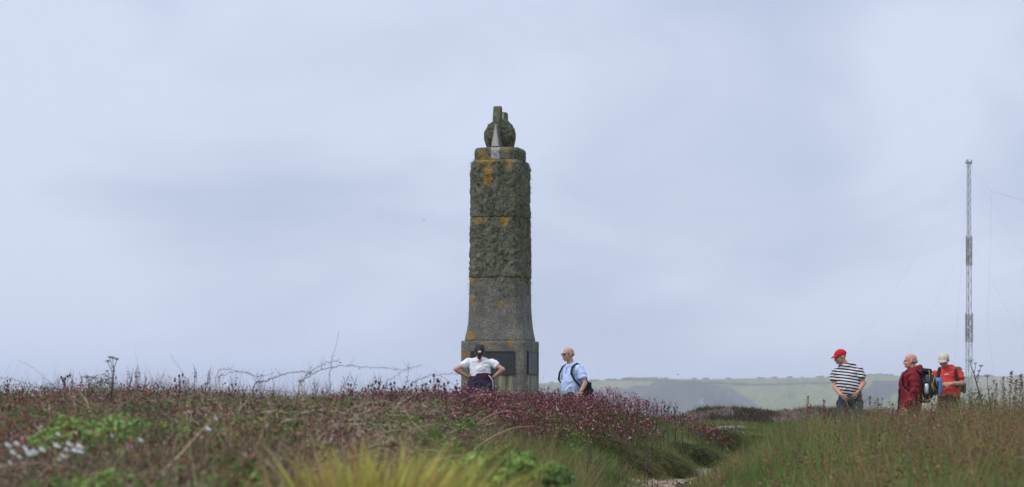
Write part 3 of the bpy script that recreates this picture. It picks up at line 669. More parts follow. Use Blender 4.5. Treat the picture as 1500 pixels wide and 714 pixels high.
# ------------------------------------------------------------------ people
def etube(bm, pts, ra, rb=None, side=None, n=16):
    """closed loft of elliptical rings: ra across 'side', rb across the other axis"""
    pts = [Vector(p) for p in pts]; m = len(pts)
    ra = list(ra) if hasattr(ra, '__len__') else [ra] * m
    rb = list(rb) if hasattr(rb, '__len__') else (ra if rb is None else [rb] * m)
    rings = []
    for i, p in enumerate(pts):
        t = (pts[min(i + 1, m - 1)] - pts[max(i - 1, 0)]).normalized()
        s = Vector(side) if side is not None else t.orthogonal()
        u = (s - t * s.dot(t)).normalized(); w = t.cross(u)
        rings.append([bm.verts.new(p + u * (math.cos(a) * ra[i]) + w * (math.sin(a) * rb[i])) for a in [2 * math.pi * k / n for k in range(n)]])
    for a, b in zip(rings, rings[1:]):
        for k in range(n): bm.faces.new((a[k], a[(k + 1) % n], b[(k + 1) % n], b[k]))
    for ring, p, o in ((rings[0], pts[0], -1), (rings[-1], pts[-1], 1)):
        i = 0 if o < 0 else m - 1; t = (pts[min(i + 1, m - 1)] - pts[max(i - 1, 0)]).normalized() * o
        tip = bm.verts.new(p + t * min(ra[i], rb[i]) * .55)
        for k in range(n):
            bm.faces.new((ring[(k + 1) % n], ring[k], tip) if o < 0 else (ring[k], ring[(k + 1) % n], tip))
def ball(bm, c, r, rot=None, sub=3):
    M = Matrix.Translation(c) @ (rot or Matrix.Identity(4)) @ Matrix.Diagonal((*r, 1))
    bmesh.ops.create_icosphere(bm, subdivisions=sub, radius=1, matrix=M)
def fuse(name, bm, mat, parent, voxel=.009, it=2, wrinkle=0, wscale=9.0):
    """melt overlapping closed shapes into one continuous skin"""
    bmesh.ops.recalc_face_normals(bm, faces=bm.faces)
    me = bpy.data.meshes.new(name); bm.to_mesh(me); bm.free()
    tmp = bpy.data.objects.new('melt', me); C.objects.link(tmp)
    r = tmp.modifiers.new('r', 'REMESH'); r.mode = 'VOXEL'; r.voxel_size = voxel
    s = tmp.modifiers.new('s', 'SMOOTH'); s.factor = .5; s.iterations = it
    dg = bpy.context.evaluated_depsgraph_get(); out = bpy.data.meshes.new_from_object(tmp.evaluated_get(dg))
    bpy.data.objects.remove(tmp); bpy.data.meshes.remove(me); out.name = name
    if wrinkle:
        wrinkle *= 1.35
        n = len(out.vertices); co_ = np.empty(n * 3, np.float32); out.vertices.foreach_get('co', co_); co_ = co_.reshape(-1, 3)
        nm = np.empty(n * 3, np.float32); out.vertices.foreach_get('normal', nm); nm = nm.reshape(-1, 3)
        ru = co_[:, 0] * wscale + co_[:, 2] * wscale * .6 + 30; rv = co_[:, 2] * wscale * 1.2 - co_[:, 0] * wscale * .5 + co_[:, 1] * wscale + 70
        w = (fbm(ru, rv, 3) - .5) * wrinkle * .6 + (.5 - np.abs(2 * vnoise(ru * .8 + 11, rv * 1.1 + 5) - 1)) * wrinkle * .45
        co_ += nm * (w + wrinkle * .12)[:, None]; out.vertices.foreach_set('co', co_.ravel()); out.update()
    return link(name, out, mat, parent)
def fabric(name, col, var=.12, rough=.9): return plain(name, col, rough, var, 60, 0, .15, .15)
M_skinA = plain('skin', (.52, .30, .21), .55, .10, 14); M_skinB = plain('ruddy_skin', (.54, .28, .20), .5, .14, 14)
M_hair = plain('dark_hair', (.022, .014, .012), .5, .4, 60); M_grey_hair = plain('grey_hair', (.27, .215, .185), .7, .2, 60)
M_glass = plain('dark_lens', (.012, .012, .014), .2, .1, 5, 0, 0, .5); M_lip = plain('lip', (.36, .14, .11), .5, .1, 20)
M_eye = plain('eye', (.03, .025, .02), .2, .1, 5, 0, 0, .5); M_boot = fabric('boot_leather', (.06, .045, .035))

class Person:
    def __init__(s, px0, Y, head_py, label, skin, group=None):
        s.px0, s.Y = px0, Y; X = (px0 - CX) / F * Y; s.g = gz(X, Y); s.s = F / Y
        s.root = empty('person', (X, Y, s.g)); tag(s.root, label, 'person', group); s.skin = skin
        s.b = bmesh.new()
    def L(s, px, py, dy=0.0):
        k = (s.Y + dy); return Vector(((px - CX) / F * k - s.root.location.x, dy, CZ - (py - HY) / F * k - s.g))
    def head(s, c, yaw, pitch=0.0, k=1.0, roll=0.0):
        """yaw 0 faces the camera, positive turns to the left of the picture"""
        Rm = Matrix.Rotation(R(-yaw), 4, 'Z') @ Matrix.Rotation(R(roll), 4, 'Y') @ Matrix.Rotation(R(pitch), 4, 'X')
        T = Matrix.Translation(c) @ Rm @ Matrix.Scale(k, 4); s.T = T
        def e(p, r, tilt=0): ball(s.b, T @ Vector(p), [q * k for q in r], Rm @ Matrix.Rotation(R(tilt), 4, 'X'))
        e((0, .012, .035), (.077, .097, .083)); e((0, -.02, -.03), (.064, .072, .088)); e((0, -.042, -.082), (.040, .042, .030))
        e((0, -.093, -.018), (.014, .022, .030), 18); e((0, -.104, -.034), (.016, .014, .012))
        e((0, -.082, .022), (.055, .016, .012)); e((0, -.086, -.066), (.024, .012, .007)); e((0, -.085, -.078), (.022, .012, .007))
        for q in (-1, 1): e((q * .079, .012, -.005), (.010, .020, .033), -10); e((q * .036, -.068, -.03), (.024, .020, .022))
        etube(s.b, [T @ Vector((0, .02, -.05)), T @ Vector((0, .035, -.12)), T @ Vector((0, .05, -.19))], [.056 * k, .056 * k, .064 * k])
        return T
    def face(s):
        T = s.T
        def small(name, p, r, mat):
            bm = bmesh.new(); bmesh.ops.create_icosphere(bm, subdivisions=2, radius=1, matrix=T @ Matrix.Translation(p) @ Matrix.Diagonal((*r, 1))); link_bm(name, bm, mat, s.root)
        for q in (-1, 1): small('eye', (q * .032, -.083, .006), (.013, .009, .007), M_eye)
        small('mouth', (0, -.093, -.072), (.023, .008, .004), M_lip)
    def arm(s, sh, el, wr, r=(.044, .040, .036, .028)):
        sh, el, wr = Vector(sh), Vector(el), Vector(wr)
        etube(s.b, [sh, sh.lerp(el, .5), el], [r[0], r[0] * .93, r[1]], n=14); ball(s.b, el, [r[1] * 1.0] * 3)
        etube(s.b, [el, el.lerp(wr, .35), wr], [r[1] * .97, r[1] * .98, r[3]], n=14)
    def hand(s, wr, d, nrm, curl=.5, side=1, k=1.0):
        """palm, four unequal bent fingers and a thumb leaving the side of the palm; d = pointing direction, nrm = back of hand"""
        d = Vector(d).normalized(); nrm = Vector(nrm); nrm = (nrm - d * nrm.dot(d)).normalized(); w = d.cross(nrm) * side; wr = Vector(wr)
        etube(s.b, [wr - d * .01, wr + d * .035 * k, wr + d * .085 * k], [.026 * k, .039 * k, .040 * k], [.020 * k, .017 * k, .014 * k], w, 12)
        for i, (o, ln) in enumerate([(-.030, .058), (-.010, .074), (.011, .080), (.031, .070)]):
            p = wr + d * .082 * k + w * o * k; a1 = curl * .7; a2 = curl * 1.5
            q = p + (d * math.cos(a1) - nrm * math.sin(a1)) * ln * .5 * k; z = q + (d * math.cos(a2) - nrm * math.sin(a2)) * ln * .5 * k
            etube(s.b, [p - d * .02, p, q, z], [.0098 * k, .0095 * k, .0088 * k, .0072 * k], n=8)
        p = wr + d * .025 * k + w * .028 * k; q = p + (d * .7 + w * .65 - nrm * .25) * .042 * k; z = q + (d * .9 + w * .1 - nrm * .35) * .032 * k
        etube(s.b, [p, q, z], [.014 * k, .0115 * k, .009 * k], n=8)
    def torso(s, pts, ra, rb, side): etube(s.b, pts, ra, rb, side, 20)
    def leg(s, hip, knee, ank, r=(.085, .060, .045)):
        hip, knee, ank = Vector(hip), Vector(knee), Vector(ank)
        etube(s.b, [hip, hip.lerp(knee, .5), knee, knee.lerp(ank, .3), ank], [r[0], r[0] * .85, r[1], r[1] * .98, r[2]], n=14)
        etube(s.b, [ank - Vector((0, 0, .02)), ank + Vector((0, -.05, -.05)), ank + Vector((0, -.13, -.06))], [.04, .04, .035], n=10)
    def trousers(s, mat, hipc, hips, knees, anks, side, w=.175, dp=.12, name='trousers', r=(.105, .085, .07), ztop=.06):
        bm = bmesh.new(); hc = Vector(hipc)
        etube(bm, [hc + Vector((0, 0, ztop + .04)), hc, hc - Vector((0, 0, .10))], [w * .99, w * 1.02, w * .95], [dp + .015, dp * 1.05 + .02, dp * .95 + .015], side, 20)
        for h, k_, a in zip(hips, knees, anks):
            h, k_, a = Vector(h), Vector(k_), Vector(a)
            etube(bm, [h, h.lerp(k_, .5), k_, k_.lerp(a, .5), a + Vector((0, 0, .03))], [r[0], r[0] * .92, r[1], r[1] * .92, r[2]], n=14)
        return fuse(name, bm, mat, s.root, .012, 2, .03, 11)
    def boots(s, anks, d):
        d = Vector(d).normalized()
        for a in anks:
            a = Vector(a); bm = bmesh.new(); etube(bm, [a + Vector((0, 0, .05)), a + Vector((0, 0, -.01))], [.058, .058], n=12)
            etube(bm, [a - d * .05 + Vector((0, 0, -.045)), a + d * .06 + Vector((0, 0, -.045)), a + d * .17 + Vector((0, 0, -.055))], [.045, .05, .04], [.038, .04, .028], Vector((-d.y, d.x, 0)), 12)
            fuse('boot', bm, M_boot, s.root, .01)
    def finish(s): return fuse('body', s.b, s.skin, s.root, .0065, 1)
def dirs(yaw): # facing direction and the figure's own left
    f = Vector((-math.sin(R(yaw)), -math.cos(R(yaw)), 0)); return f, Vector((-f.y, f.x, 0))
def stand(p, hc, yaw, hw=.095, spread=.12):
    f, l = dirs(yaw); H = hc.z; hips = [hc + l * hw - Vector((0, 0, .05)), hc - l * hw - Vector((0, 0, .05))]
    anks = [Vector((hc.x, hc.y, 0)) + l * spread + Vector((0, 0, .085)) + f * .03, Vector((hc.x, hc.y, 0)) - l * spread + Vector((0, 0, .085)) - f * .05]
    knees = [h.lerp(a, .5) + f * .035 for h, a in zip(hips, anks)]
    for h, k_, a in zip(hips, knees, anks): p.leg(h, k_, a)
    return hips, knees, anks, f, l

# --- woman seen from behind, hands on hips, in front of the monument
p = Person(702, 43.0, 506, 'woman seen from behind in white T-shirt, hands on hips, facing the monument', M_skinB)
f, l = dirs(180)
p.head(p.L(702.5, 516, -.02), 180, 0, .98); hc = p.L(703, 568)
hips, knees, anks, f, l = stand(p, hc, 180)
side = (1, 0, 0)
tors = [p.L(702.5, 523), p.L(702.5, 530), p.L(703, 540), p.L(703.5, 549), p.L(703.5, 560), p.L(704, 572)]
p.torso(tors, [.06, .12, .165, .16, .18, .18], [.07, .10, .115, .11, .13, .13], side)
ls, rs = p.L(686.5, 531), p.L(719.5, 531)
le, re_ = p.L(667.5, 541.5, -.07), p.L(736.5, 541.5, -.07); lw, rw = p.L(683.5, 551.5, .0), p.L(723.5, 552.5, .0)
p.arm(ls, le, lw, (.046, .042, .039, .030)); p.arm(rs, re_, rw, (.046, .042, .039, .030))
p.hand(lw, (.8, .12, -.42), (-.3, -.8, -.3), .35, 1); p.hand(rw, (-.75, .12, -.5), (.3, -.8, -.3), .35, -1)
p.finish(); p.face()
bm = bmesh.new()
etube(bm, [p.L(702.5, 524.5), p.L(702.5, 527), p.L(702.5, 532), p.L(703, 541), p.L(703.5, 551)], [.09, .155, .20, .19, .185], [.075, .10, .118, .13, .125], side, 24)
for a, b in ((ls, le), (rs, re_)): etube(bm, [a.lerp(p.L(703, 531), .3), a, a.lerp(b, .50)], [.058, .066, .066], n=16)
fuse('t_shirt', bm, fabric('white_cotton', (.80, .79, .82), .05), p.root, .010, 2, .03, 10)
p.trousers(fabric('dark_trousers', (.03, .032, .05)), hc, hips, knees, anks, side, .19, .14)
bm = bmesh.new(); etube(bm, [p.L(703.5, 547.5), p.L(703.5, 555)], [.192, .20], [.135, .14], side, 24); fuse('waistband', bm, fabric('maroon_cloth', (.075, .012, .035)), p.root, .010, 1, .015)
bm = bmesh.new(); etube(bm, [p.L(703.5, 554), p.L(704, 562), p.L(704, 572), p.L(704.5, 585)], [.20, .222, .232, .225], [.142, .155, .16, .15], side, 24)
fuse('tied_jacket', bm, fabric('navy_purple_shell', (.032, .026, .058), .35), p.root, .012, 1, .06, 7)
bm = bmesh.new(); etube(bm, [p.L(716, 550, -.15), p.L(720, 555, -.17), p.L(722, 560, -.17), p.L(722.3, 576, -.17)], [.008, .008, .007, .006], n=8); link_bm('drawstring', bm, fabric('pale_cord', (.6, .52, .55)), p.root)
T = p.T
bm = bmesh.new()
for c, r in [((0, .018, .04), (.087, .105, .088)), ((0, .075, -.005), (.07, .05, .075)), ((0, .105, -.045), (.036, .034, .05)), ((0, .108, -.085), (.03, .028, .045)), ((-.05, .03, .105), (.026, .03, .035)), ((.05, .03, .105), (.026, .03, .035)), ((0, .115, .03), (.045, .035, .03))]:
    ball(bm, T @ Vector(c), r)
fuse('hair', bm, M_hair, p.root, .009, 1, .02, 30)
bm = bmesh.new(); ball(bm, T @ Vector((0, .135, .005)), (.034, .022, .026)); fuse('hair_clip', bm, fabric('white_clip', (.75, .72, .74)), p.root, .006)

# --- bald man in a pale blue polo shirt walking past the monument
p = Person(839, 40.0, 506, 'bald man with glasses in pale blue polo shirt standing beside the monument', M_skinA)
yaw = 52; f, l = dirs(yaw); side = l
p.head(p.L(832, 519.5, -.03), 62, 3, 1.0); hc = p.L(838.5, 584)
hips, knees, anks, f, l = stand(p, hc, yaw)
cen = [p.L(837.5, 533), p.L(838.5, 539), p.L(838, 550), p.L(837, 562), p.L(837, 573), p.L(838, 584)]
p.torso(cen, [.06, .115, .155, .155, .16, .16], [.07, .10, .12, .125, .12, .12], side)
ls = p.L(838.5, 541) + l * .185; rs = p.L(838.5, 541) - l * .185
le = p.L(857, 562, -.22); lw = p.L(849.5, 577, -.27); p.arm(ls, le, lw); p.hand(lw, (-.5, -.1, -.6), (.5, -.7, 0), .5, 1)
re_ = p.L(828.5, 563, .24); rw = p.L(825, 579, .16); p.arm(rs, re_, rw); p.hand(rw, (-.2, -.2, -1), (-.8, .3, 0), .5, -1)
p.finish(); p.face()
bm = bmesh.new()
etube(bm, [p.L(837.8, 534.5), p.L(838.5, 538), p.L(838.5, 544), p.L(838, 553), p.L(836.5, 563), p.L(836.3, 571), p.L(836.8, 577)], [.10, .16, .19, .185, .18, .18, .178], [.085, .105, .125, .14, .148, .145, .14], side, 26)
for a, b in ((ls, le), (rs, re_)): etube(bm, [a.lerp(p.L(838.5, 541), .3), a, a.lerp(b, .62)], [.062, .072, .076], n=16)
M_polo = fabric('pale_blue_cotton', (.50, .62, .86), .07); sh = fuse('polo_shirt', bm, M_polo, p.root, .010, 2, .035, 9)
bm = bmesh.new(); nk = p.L(836.7, 533.5); nb = []
for k in range(17):
    a = 2 * math.pi * k / 16; nb.append(nk + l * math.cos(a) * .078 + f * math.sin(a) * .078 + Vector((0, 0, -.022 * math.sin(a))))
etube(bm, nb, [.014] * 17, n=8); fuse('collar', bm, M_polo, sh, .008, 1)
bm = bmesh.new()
etube(bm, [nk + f * .10 + Vector((0, 0, -.045)), nk + f * .128 + Vector((0, 0, -.15))], [.014, .012], n=8); fuse('placket', bm, M_polo, sh, .007, 1)
p.trousers(fabric('blue_grey_trousers', (.07, .08, .12)), hc, hips, knees, anks, side, .178, .13)
p.boots(anks, f)
T = p.T
bm = bmesh.new()
for q in (-1, 1):
    c = [T @ Vector((q * .034 + .026 * math.cos(a), -.101 + .012 * abs(math.cos(a)) * (1 if q * math.cos(a) > 0 else .2), .004 + .019 * math.sin(a))) for a in [2 * math.pi * k / 14 for k in range(15)]]
    tube_bm(bm, c, .0036, 6); tube_bm(bm, [T @ Vector((q * .060, -.090, .008)), T @ Vector((q * .083, -.02, .012)), T @ Vector((q * .083, .03, .005))], .0034, 6)
tube_bm(bm, [T @ Vector((-.010, -.106, .010)), T @ Vector((.010, -.106, .010))], .0034, 6)
gl = link_bm('glasses', bm, M_glass, p.root)
M_tint = plain('tinted_lens', (.10, .06, .05), .2, .1, 5)
for q in (-1, 1):
    bm = bmesh.new(); bmesh.ops.create_icosphere(bm, subdivisions=2, radius=1, matrix=T @ Matrix.Translation((q * .034, -.099, .004)) @ Matrix.Diagonal((.024, .003, .017, 1))); link_bm('lens', bm, M_tint, gl)
bm = bmesh.new(); ball(bm, T @ Vector((0, .034, .002)), (.0745, .086, .050), Matrix.Rotation(R(-62), 4, 'Z')); fuse('hair', bm, M_grey_hair, p.root, .007, 1)
def strap(name, pts, w, t, mat, parent, sidev):
    bm = bmesh.new(); etube(bm, pts, [w] * len(pts), [t] * len(pts), sidev, 10); return link_bm(name, bm, mat, parent)
def rbox(name, c, size, mat, parent, rz=0, bev=.04, tilt=0, puff=.0, seg=3):
    bm = bmesh.new(); bmesh.ops.create_cube(bm, size=1, matrix=Matrix.Diagonal((*size, 1)))
    bmesh.ops.bevel(bm, geom=list(bm.edges), offset=min(bev, min(size) * .45), segments=seg, affect='EDGES')
    bmesh.ops.subdivide_edges(bm, edges=[e for e in bm.edges if e.calc_length() > .08], cuts=4, use_grid_fill=True)
    for v in bm.verts:
        q = Vector((v.co.x / size[0], v.co.y / size[1], v.co.z / size[2])) * 2
        k_ = 1 + puff * (1 - min(1, q.z * q.z)); v.co.x *= k_; v.co.y *= k_
        v.co += v.co.normalized() * (float(fbm(v.co.x * 14 + 9, v.co.z * 14 + v.co.y * 9 + 5)) - .5) * .02 * (1 if puff else 0)
    bm.transform(Matrix.Translation(c) @ Matrix.Rotation(rz, 4, 'Z') @ Matrix.Rotation(tilt, 4, 'X'))
    return link_bm(name, bm, mat, parent)
M_navy = fabric('navy_nylon', (.012, .014, .026), .3, .7)
bp = empty('backpack', p.root.location + p.L(855.5, 571, .13)); tag(bp, 'dark navy bag hanging low behind the man in pale blue polo', 'backpack')
o = bp.location - p.root.location; rz = math.atan2(l.y, l.x)
rbox('bag_body', Vector((0, 0, -.01)), (.30, .17, .42), M_navy, bp, rz, .08, R(0), .16)
rbox('front_pocket', -f * .10 + Vector((0, 0, -.07)), (.22, .07, .22), fabric('navy_pocket', (.018, .02, .036), .3, .7), bp, rz, .03, 0, .1)
rbox('side_pocket', l * .155 - f * 0 + Vector((0, 0, -.08)), (.05, .12, .18), M_navy, bp, rz, .02, 0, .1)
for sgn, c in ((1, ls), (-1, rs)):
    inner = p.L(838.5, 541) + l * .115 * sgn; ch = f * .135
    pts = [-f * .12 + inner + Vector((0, 0, .02)), inner + Vector((0, 0, .098)), inner + ch * .75 + l * sgn * .01 + Vector((0, 0, .045)), inner + ch * 1.13 + l * sgn * .035 + Vector((0, 0, -.06)), inner + ch * .95 + l * sgn * .09 + Vector((0, 0, -.18)), inner + l * sgn * .105 + ch * .2 + Vector((0, 0, -.27)), inner - f * .17 + l * sgn * .03 + Vector((0, 0, -.33))]
    strap('strap', [q - o for q in pts], .026, .009, M_navy, bp, l)

# --- man in a red cap and striped T-shirt
p = Person(1243, 38.9, 508, 'man in red cap and black and white striped T-shirt, looking aside', M_skinB)
yaw = 22; f, l = dirs(yaw); side = l
p.head(p.L(1231, 523.5, -.05), 76, 15, 1.0); hc = p.L(1245, 583)
hips, knees, anks, f, l = stand(p, hc, yaw, .10, .13)
cen = [p.L(1235.5, 534), p.L(1239, 541), p.L(1241.5, 551), p.L(1243.5, 562, -.04), p.L(1244.5, 573, -.03), p.L(1245, 584)]
p.torso(cen, [.062, .12, .16, .17, .17, .165], [.075, .11, .135, .15, .145, .13], side)
rs = p.L(1224.5, 543.5, .04); ls = p.L(1257, 541, -.08)
re_ = p.L(1223, 567, .0); rw = p.L(1232.5, 579, -.22); p.arm(rs, re_, rw, (.046, .042, .038, .031)); p.hand(rw, (.75, -.15, -.65), (-.3, -.9, -.2), .6, -1)
le = p.L(1264.5, 562, -.12); lw = p.L(1256.5, 575, -.28); p.arm(ls, le, lw, (.047, .044, .04, .032)); p.hand(lw, (-.55, -.1, -.8), (.4, -.8, 0), .6, 1)
p.finish(); p.face()
bm = bmesh.new()
etube(bm, [p.L(1234.5, 534.5), p.L(1237.5, 538), p.L(1240, 545), p.L(1242, 555, -.02), p.L(1243.5, 564, -.04), p.L(1244, 571, -.04), p.L(1244.5, 576.5, -.03)], [.085, .155, .195, .195, .195, .19, .185], [.08, .11, .135, .16, .172, .168, .155], side, 28)
for a, b in ((ls, le), (rs, re_)): etube(bm, [a.lerp(p.L(1240, 543), .3), a, a.lerp(b, .62)], [.064, .074, .079], n=16)
# stripes knitted into the cloth
m_str, t_, b_ = newmat('striped_jersey'); b_.inputs['Roughness'].default_value = .95; b_.inputs['Specular IOR Level'].default_value = .1
co = t_.nodes.new('ShaderNodeTexCoord'); mpn = t_.nodes.new('ShaderNodeMapping'); mpn.inputs['Rotation'].default_value = (R(4), R(-9), 0); t_.links.new(co.outputs['Object'], mpn.inputs[0])
wv = t_.nodes.new('ShaderNodeTexWave'); wv.wave_type = 'BANDS'; wv.bands_direction = 'Z'; wv.inputs['Scale'].default_value = .314 / .049; wv.inputs['Distortion'].default_value = .0; wv.inputs['Detail'].default_value = 1
t_.links.new(mpn.outputs[0], wv.inputs['Vector'])
rp = t_.nodes.new('ShaderNodeValToRGB'); rp.color_ramp.elements[0].position = .44; rp.color_ramp.elements[0].color = (.016, .015, .022, 1); rp.color_ramp.elements[1].position = .52; rp.color_ramp.elements[1].color = (.72, .71, .72, 1)
t_.links.new(wv.outputs['Fac'], rp.inputs[0]); t_.links.new(rp.outputs[0], b_.inputs['Base Color'])
sh = fuse('t_shirt', bm, m_str, p.root, .010, 2, .03, 9)
bm = bmesh.new(); nk = p.L(1234.5, 535.0); nb = [nk + l * math.cos(a) * .076 + f * math.sin(a) * .074 + Vector((-.012 * math.cos(a), 0, -.025 * math.sin(a) + .012 * math.cos(a))) for a in [2 * math.pi * k / 16 for k in range(17)]]
etube(bm, nb, [.012] * 17, n=8); fuse('neckband', bm, fabric('black_rib', (.015, .014, .02)), sh, .008, 1)
p.trousers(fabric('blue_jeans', (.045, .065, .10), .3), hc, hips, knees, anks, side, .182, .135, 'jeans', (.115, .092, .08))
bm = bmesh.new(); etube(bm, [p.L(1244.8, 575.5, -.02), p.L(1245, 579.5, -.01)], [.186, .188], [.152, .15], side, 24); fuse('belt', bm, fabric('black_leather', (.012, .012, .015)), p.root, .010, 1)
p.boots(anks, f)
T = p.T
def cap(p, mat, bill_mat, long=.075, under=None):
    T = p.T; bm = bmesh.new()
    bmesh.ops.create_icosphere(bm, subdivisions=4, radius=1, matrix=Matrix.Diagonal((.088, .108, .090, 1)))
    bmesh.ops.delete(bm, geom=[v for v in bm.verts if v.co.z < -.012], context='VERTS')
    bmesh.ops.translate(bm, verts=bm.verts, vec=(0, .012, .040)); bm.transform(T)
    c = link_bm('cap', bm, mat, p.root); sm = c.modifiers.new('t', 'SOLIDIFY'); sm.thickness = .004
    bm = bmesh.new(); n = 14; top, bot = [], []
    for i in range(n + 1):
        a = math.pi * i / n; x = -.078 * math.cos(a)
        inn = Vector((x, -.062 - .034 * math.sin(a), .042 + .006 * math.sin(a))); outp = Vector((x * 1.02, -.066 - (.034 + long) * math.sin(a) ** .7, .042 - .018 * math.sin(a) - .010 * abs(math.cos(a))))
        for dz, st in ((.003, top), (-.003, bot)): st.append((bm.verts.new(T @ (inn + Vector((0, 0, dz)))), bm.verts.new(T @ (outp + Vector((0, 0, dz))))))
    for st, fl in ((top, 0), (bot, 1)):
        for a, b in zip(st, st[1:]): fc = bm.faces.new((a[0], a[1], b[1], b[0]))
    for i in range(n): bm.faces.new((top[i][1], bot[i][1], bot[i + 1][1], top[i + 1][1]))
    bmesh.ops.recalc_face_normals(bm, faces=bm.faces)
    link_bm('bill', bm, bill_mat, c)
    bm = bmesh.new(); ball(bm, T @ Vector((0, .012, .131)), (.009, .009, .005), None, 2); link_bm('button', bm, mat, c)
    return c
M_redcap = fabric('red_cotton', (.55, .018, .03), .1); cap(p, M_redcap, M_redcap, .062)
bm = bmesh.new(); wd = (lw - le).normalized(); q = lw - wd * .035
nb = [q + (wd.orthogonal().normalized() * math.cos(a) + wd.cross(wd.orthogonal().normalized()) * math.sin(a)) * .036 for a in [2 * math.pi * k / 14 for k in range(15)]]
tube_bm(bm, nb, .009, 8); wt_ = link_bm('watch', bm, fabric('watch_strap', (.03, .03, .035)), p.root)
bm = bmesh.new(); ball(bm, q + Vector((.012, -.038, .0)), (.020, .012, .020)); link_bm('watch_face', bm, plain('watch_steel', (.5, .5, .5), .3, .1, 10, .8), wt_)
stk = empty('walking_stick', p.root.location + rw + Vector((.035, -.05, -.06))); tag(stk, 'thin brown stick held by the man in striped T-shirt', 'stick')
bm = bmesh.new(); tube_bm(bm, [(-.02, .0, .06), (.04, -.02, -.06), (.13, -.04, -.25)], [.008, .008, .006], 8); link_bm('shaft', bm, plain('stick_wood', (.22, .15, .10), .7, .3, 20), stk)

# --- man in a dark red jacket, in profile, with a rucksack
p = Person(1335, 38.0, 517, 'bald man in dark red jacket seen side on, carrying grey rucksack', M_skinB)
yaw = 100; f, l = dirs(yaw); side = l
p.head(p.L(1333.5, 529.5, 0), 97, 4, 1.0); hc = p.L(1336, 592)
hips, knees, anks, f, l = stand(p, hc, yaw)
cen = [p.L(1336.5, 543), p.L(1336, 550), p.L(1334.5, 560), p.L(1333.5, 572), p.L(1334.5, 583), p.L(1336, 593)]
p.torso(cen, [.06, .115, .155, .155, .16, .16], [.07, .10, .125, .13, .125, .12], side)
ls = p.L(1337.5, 551) + l * .19; rs = p.L(1336.5, 551) - l * .19
le = p.L(1340.5, 576, -.27); lw = p.L(1329, 596, -.25); p.arm(ls, le, lw); p.hand(lw, (-.4, -.1, -.9), (0, -1, 0), .6, 1)
re_ = p.L(1334, 577, .27); rw = p.L(1325, 597, .22); p.arm(rs, re_, rw); p.hand(rw, (-.4, .1, -.9), (0, 1, 0), .6, -1)
p.finish(); p.face()
M_redj = fabric('dark_red_shell', (.20, .012, .022), .15, .6)
bm = bmesh.new()
etube(bm, [p.L(1336, 541), p.L(1336.5, 545), p.L(1336, 550), p.L(1334.5, 560), p.L(1333, 572), p.L(1333, 585), p.L(1332.5, 600)], [.10, .155, .20, .20, .195, .20, .205], [.095, .12, .145, .165, .165, .165, .165], side, 26)
for a, b, w in ((ls, le, lw), (rs, re_, rw)): etube(bm, [a.lerp(p.L(1336, 551), .3), a, a.lerp(b, .5), b, b.lerp(w, .5), b.lerp(w, .95)], [.068, .078, .076, .073, .066, .055], n=16)
jk = fuse('jacket', bm, M_redj, p.root, .011, 2, .06, 8)
bm = bmesh.new(); nk = p.L(1338.5, 541.5)
for rr_, zz_ in ((.098, 0), (.108, -.03)):
    nb = [nk + f * math.sin(a) * rr_ + l * math.cos(a) * rr_ + Vector((0, 0, zz_ - .04 * math.sin(a))) for a in [2 * math.pi * k / 16 for k in range(17)]]
    etube(bm, nb, [.030] * 17, n=8)
ball(bm, nk - f * .10 + Vector((0, 0, -.045)), (.085, .12, .07)); fuse('hood', bm, M_redj, jk, .010, 1, .03, 10)
bm = bmesh.new(); fr = [p.L(1322.5, 549, -.05), p.L(1319.8, 560, -.05), p.L(1317.8, 574, -.05), p.L(1316.5, 588, -.05), p.L(1315.8, 601, -.05)]
etube(bm, fr, [.028] * 5, [.016] * 5, l, 10); link_bm('open_front', bm, fabric('dark_lining', (.045, .012, .02)), jk)
p.trousers(fabric('dark_grey_trousers', (.03, .03, .035)), hc, hips, knees, anks, side); p.boots(anks, f)
T = p.T; bm = bmesh.new(); ball(bm, T @ Vector((0, .036, -.006)), (.0735, .084, .046), Matrix.Rotation(R(-97), 4, 'Z')); fuse('hair', bm, M_grey_hair, p.root, .007, 1)
M_grey = fabric('charcoal_nylon', (.075, .083, .092), .3, .7); M_dgrey = fabric('black_nylon', (.014, .015, .017), .25, .7); M_yel = fabric('yellow_webbing', (.40, .25, .05), .15)
pk = empty('rucksack', p.root.location + p.L(1359, 566, -.02)); tag(pk, 'charcoal grey rucksack with yellow straps on the red jacketed man', 'rucksack')
rz = math.atan2(l.y, l.x)
rbox('main_bag', Vector((0, 0, .02)), (.30, .21, .46), M_grey, pk, rz, .07, R(-4), .10)
rbox('lid', Vector((-.02, 0, .235)), (.29, .23, .09), M_dgrey, pk, rz, .04, R(-6), .05)
rbox('front_pocket', -f * .125 + Vector((0, 0, -.03)), (.22, .08, .26), M_dgrey, pk, rz, .03, R(-4), .08)
rbox('side_pocket', l * .165 + Vector((0, 0, -.12)), (.05, .15, .17), M_dgrey, pk, rz, .02, 0, .08)
rbox('hip_pad', f * .05 + Vector((0, 0, -.235)), (.34, .20, .06), M_dgrey, pk, rz, .025, 0, .05)
yl = lambda pts, w=.011: strap('yellow_strap', pts, w, .006, M_yel, pk, f)
L_ = l * .172
yl([L_ - f * .02 + Vector((0, 0, .25)), L_ * 1.02 - f * .03 + Vector((0, 0, .17)), L_ * 1.0 - f * .02 + Vector((0, 0, .08))], .007)
yl([L_ - f * .11 + Vector((0, 0, .17)), L_ * 1.0 - f * .075 + Vector((0, 0, .03)), L_ * .95 - f * .13 + Vector((0, 0, -.06))], .007)
yl([L_ - f * .06 + Vector((0, 0, .04)), L_ * 1.03 - f * .10 + Vector((0, 0, -.09))], .007)
yl([l * .15 - f * .13 + Vector((0, 0, .10)), l * .13 - f * .15 + Vector((0, 0, .0))], .007)
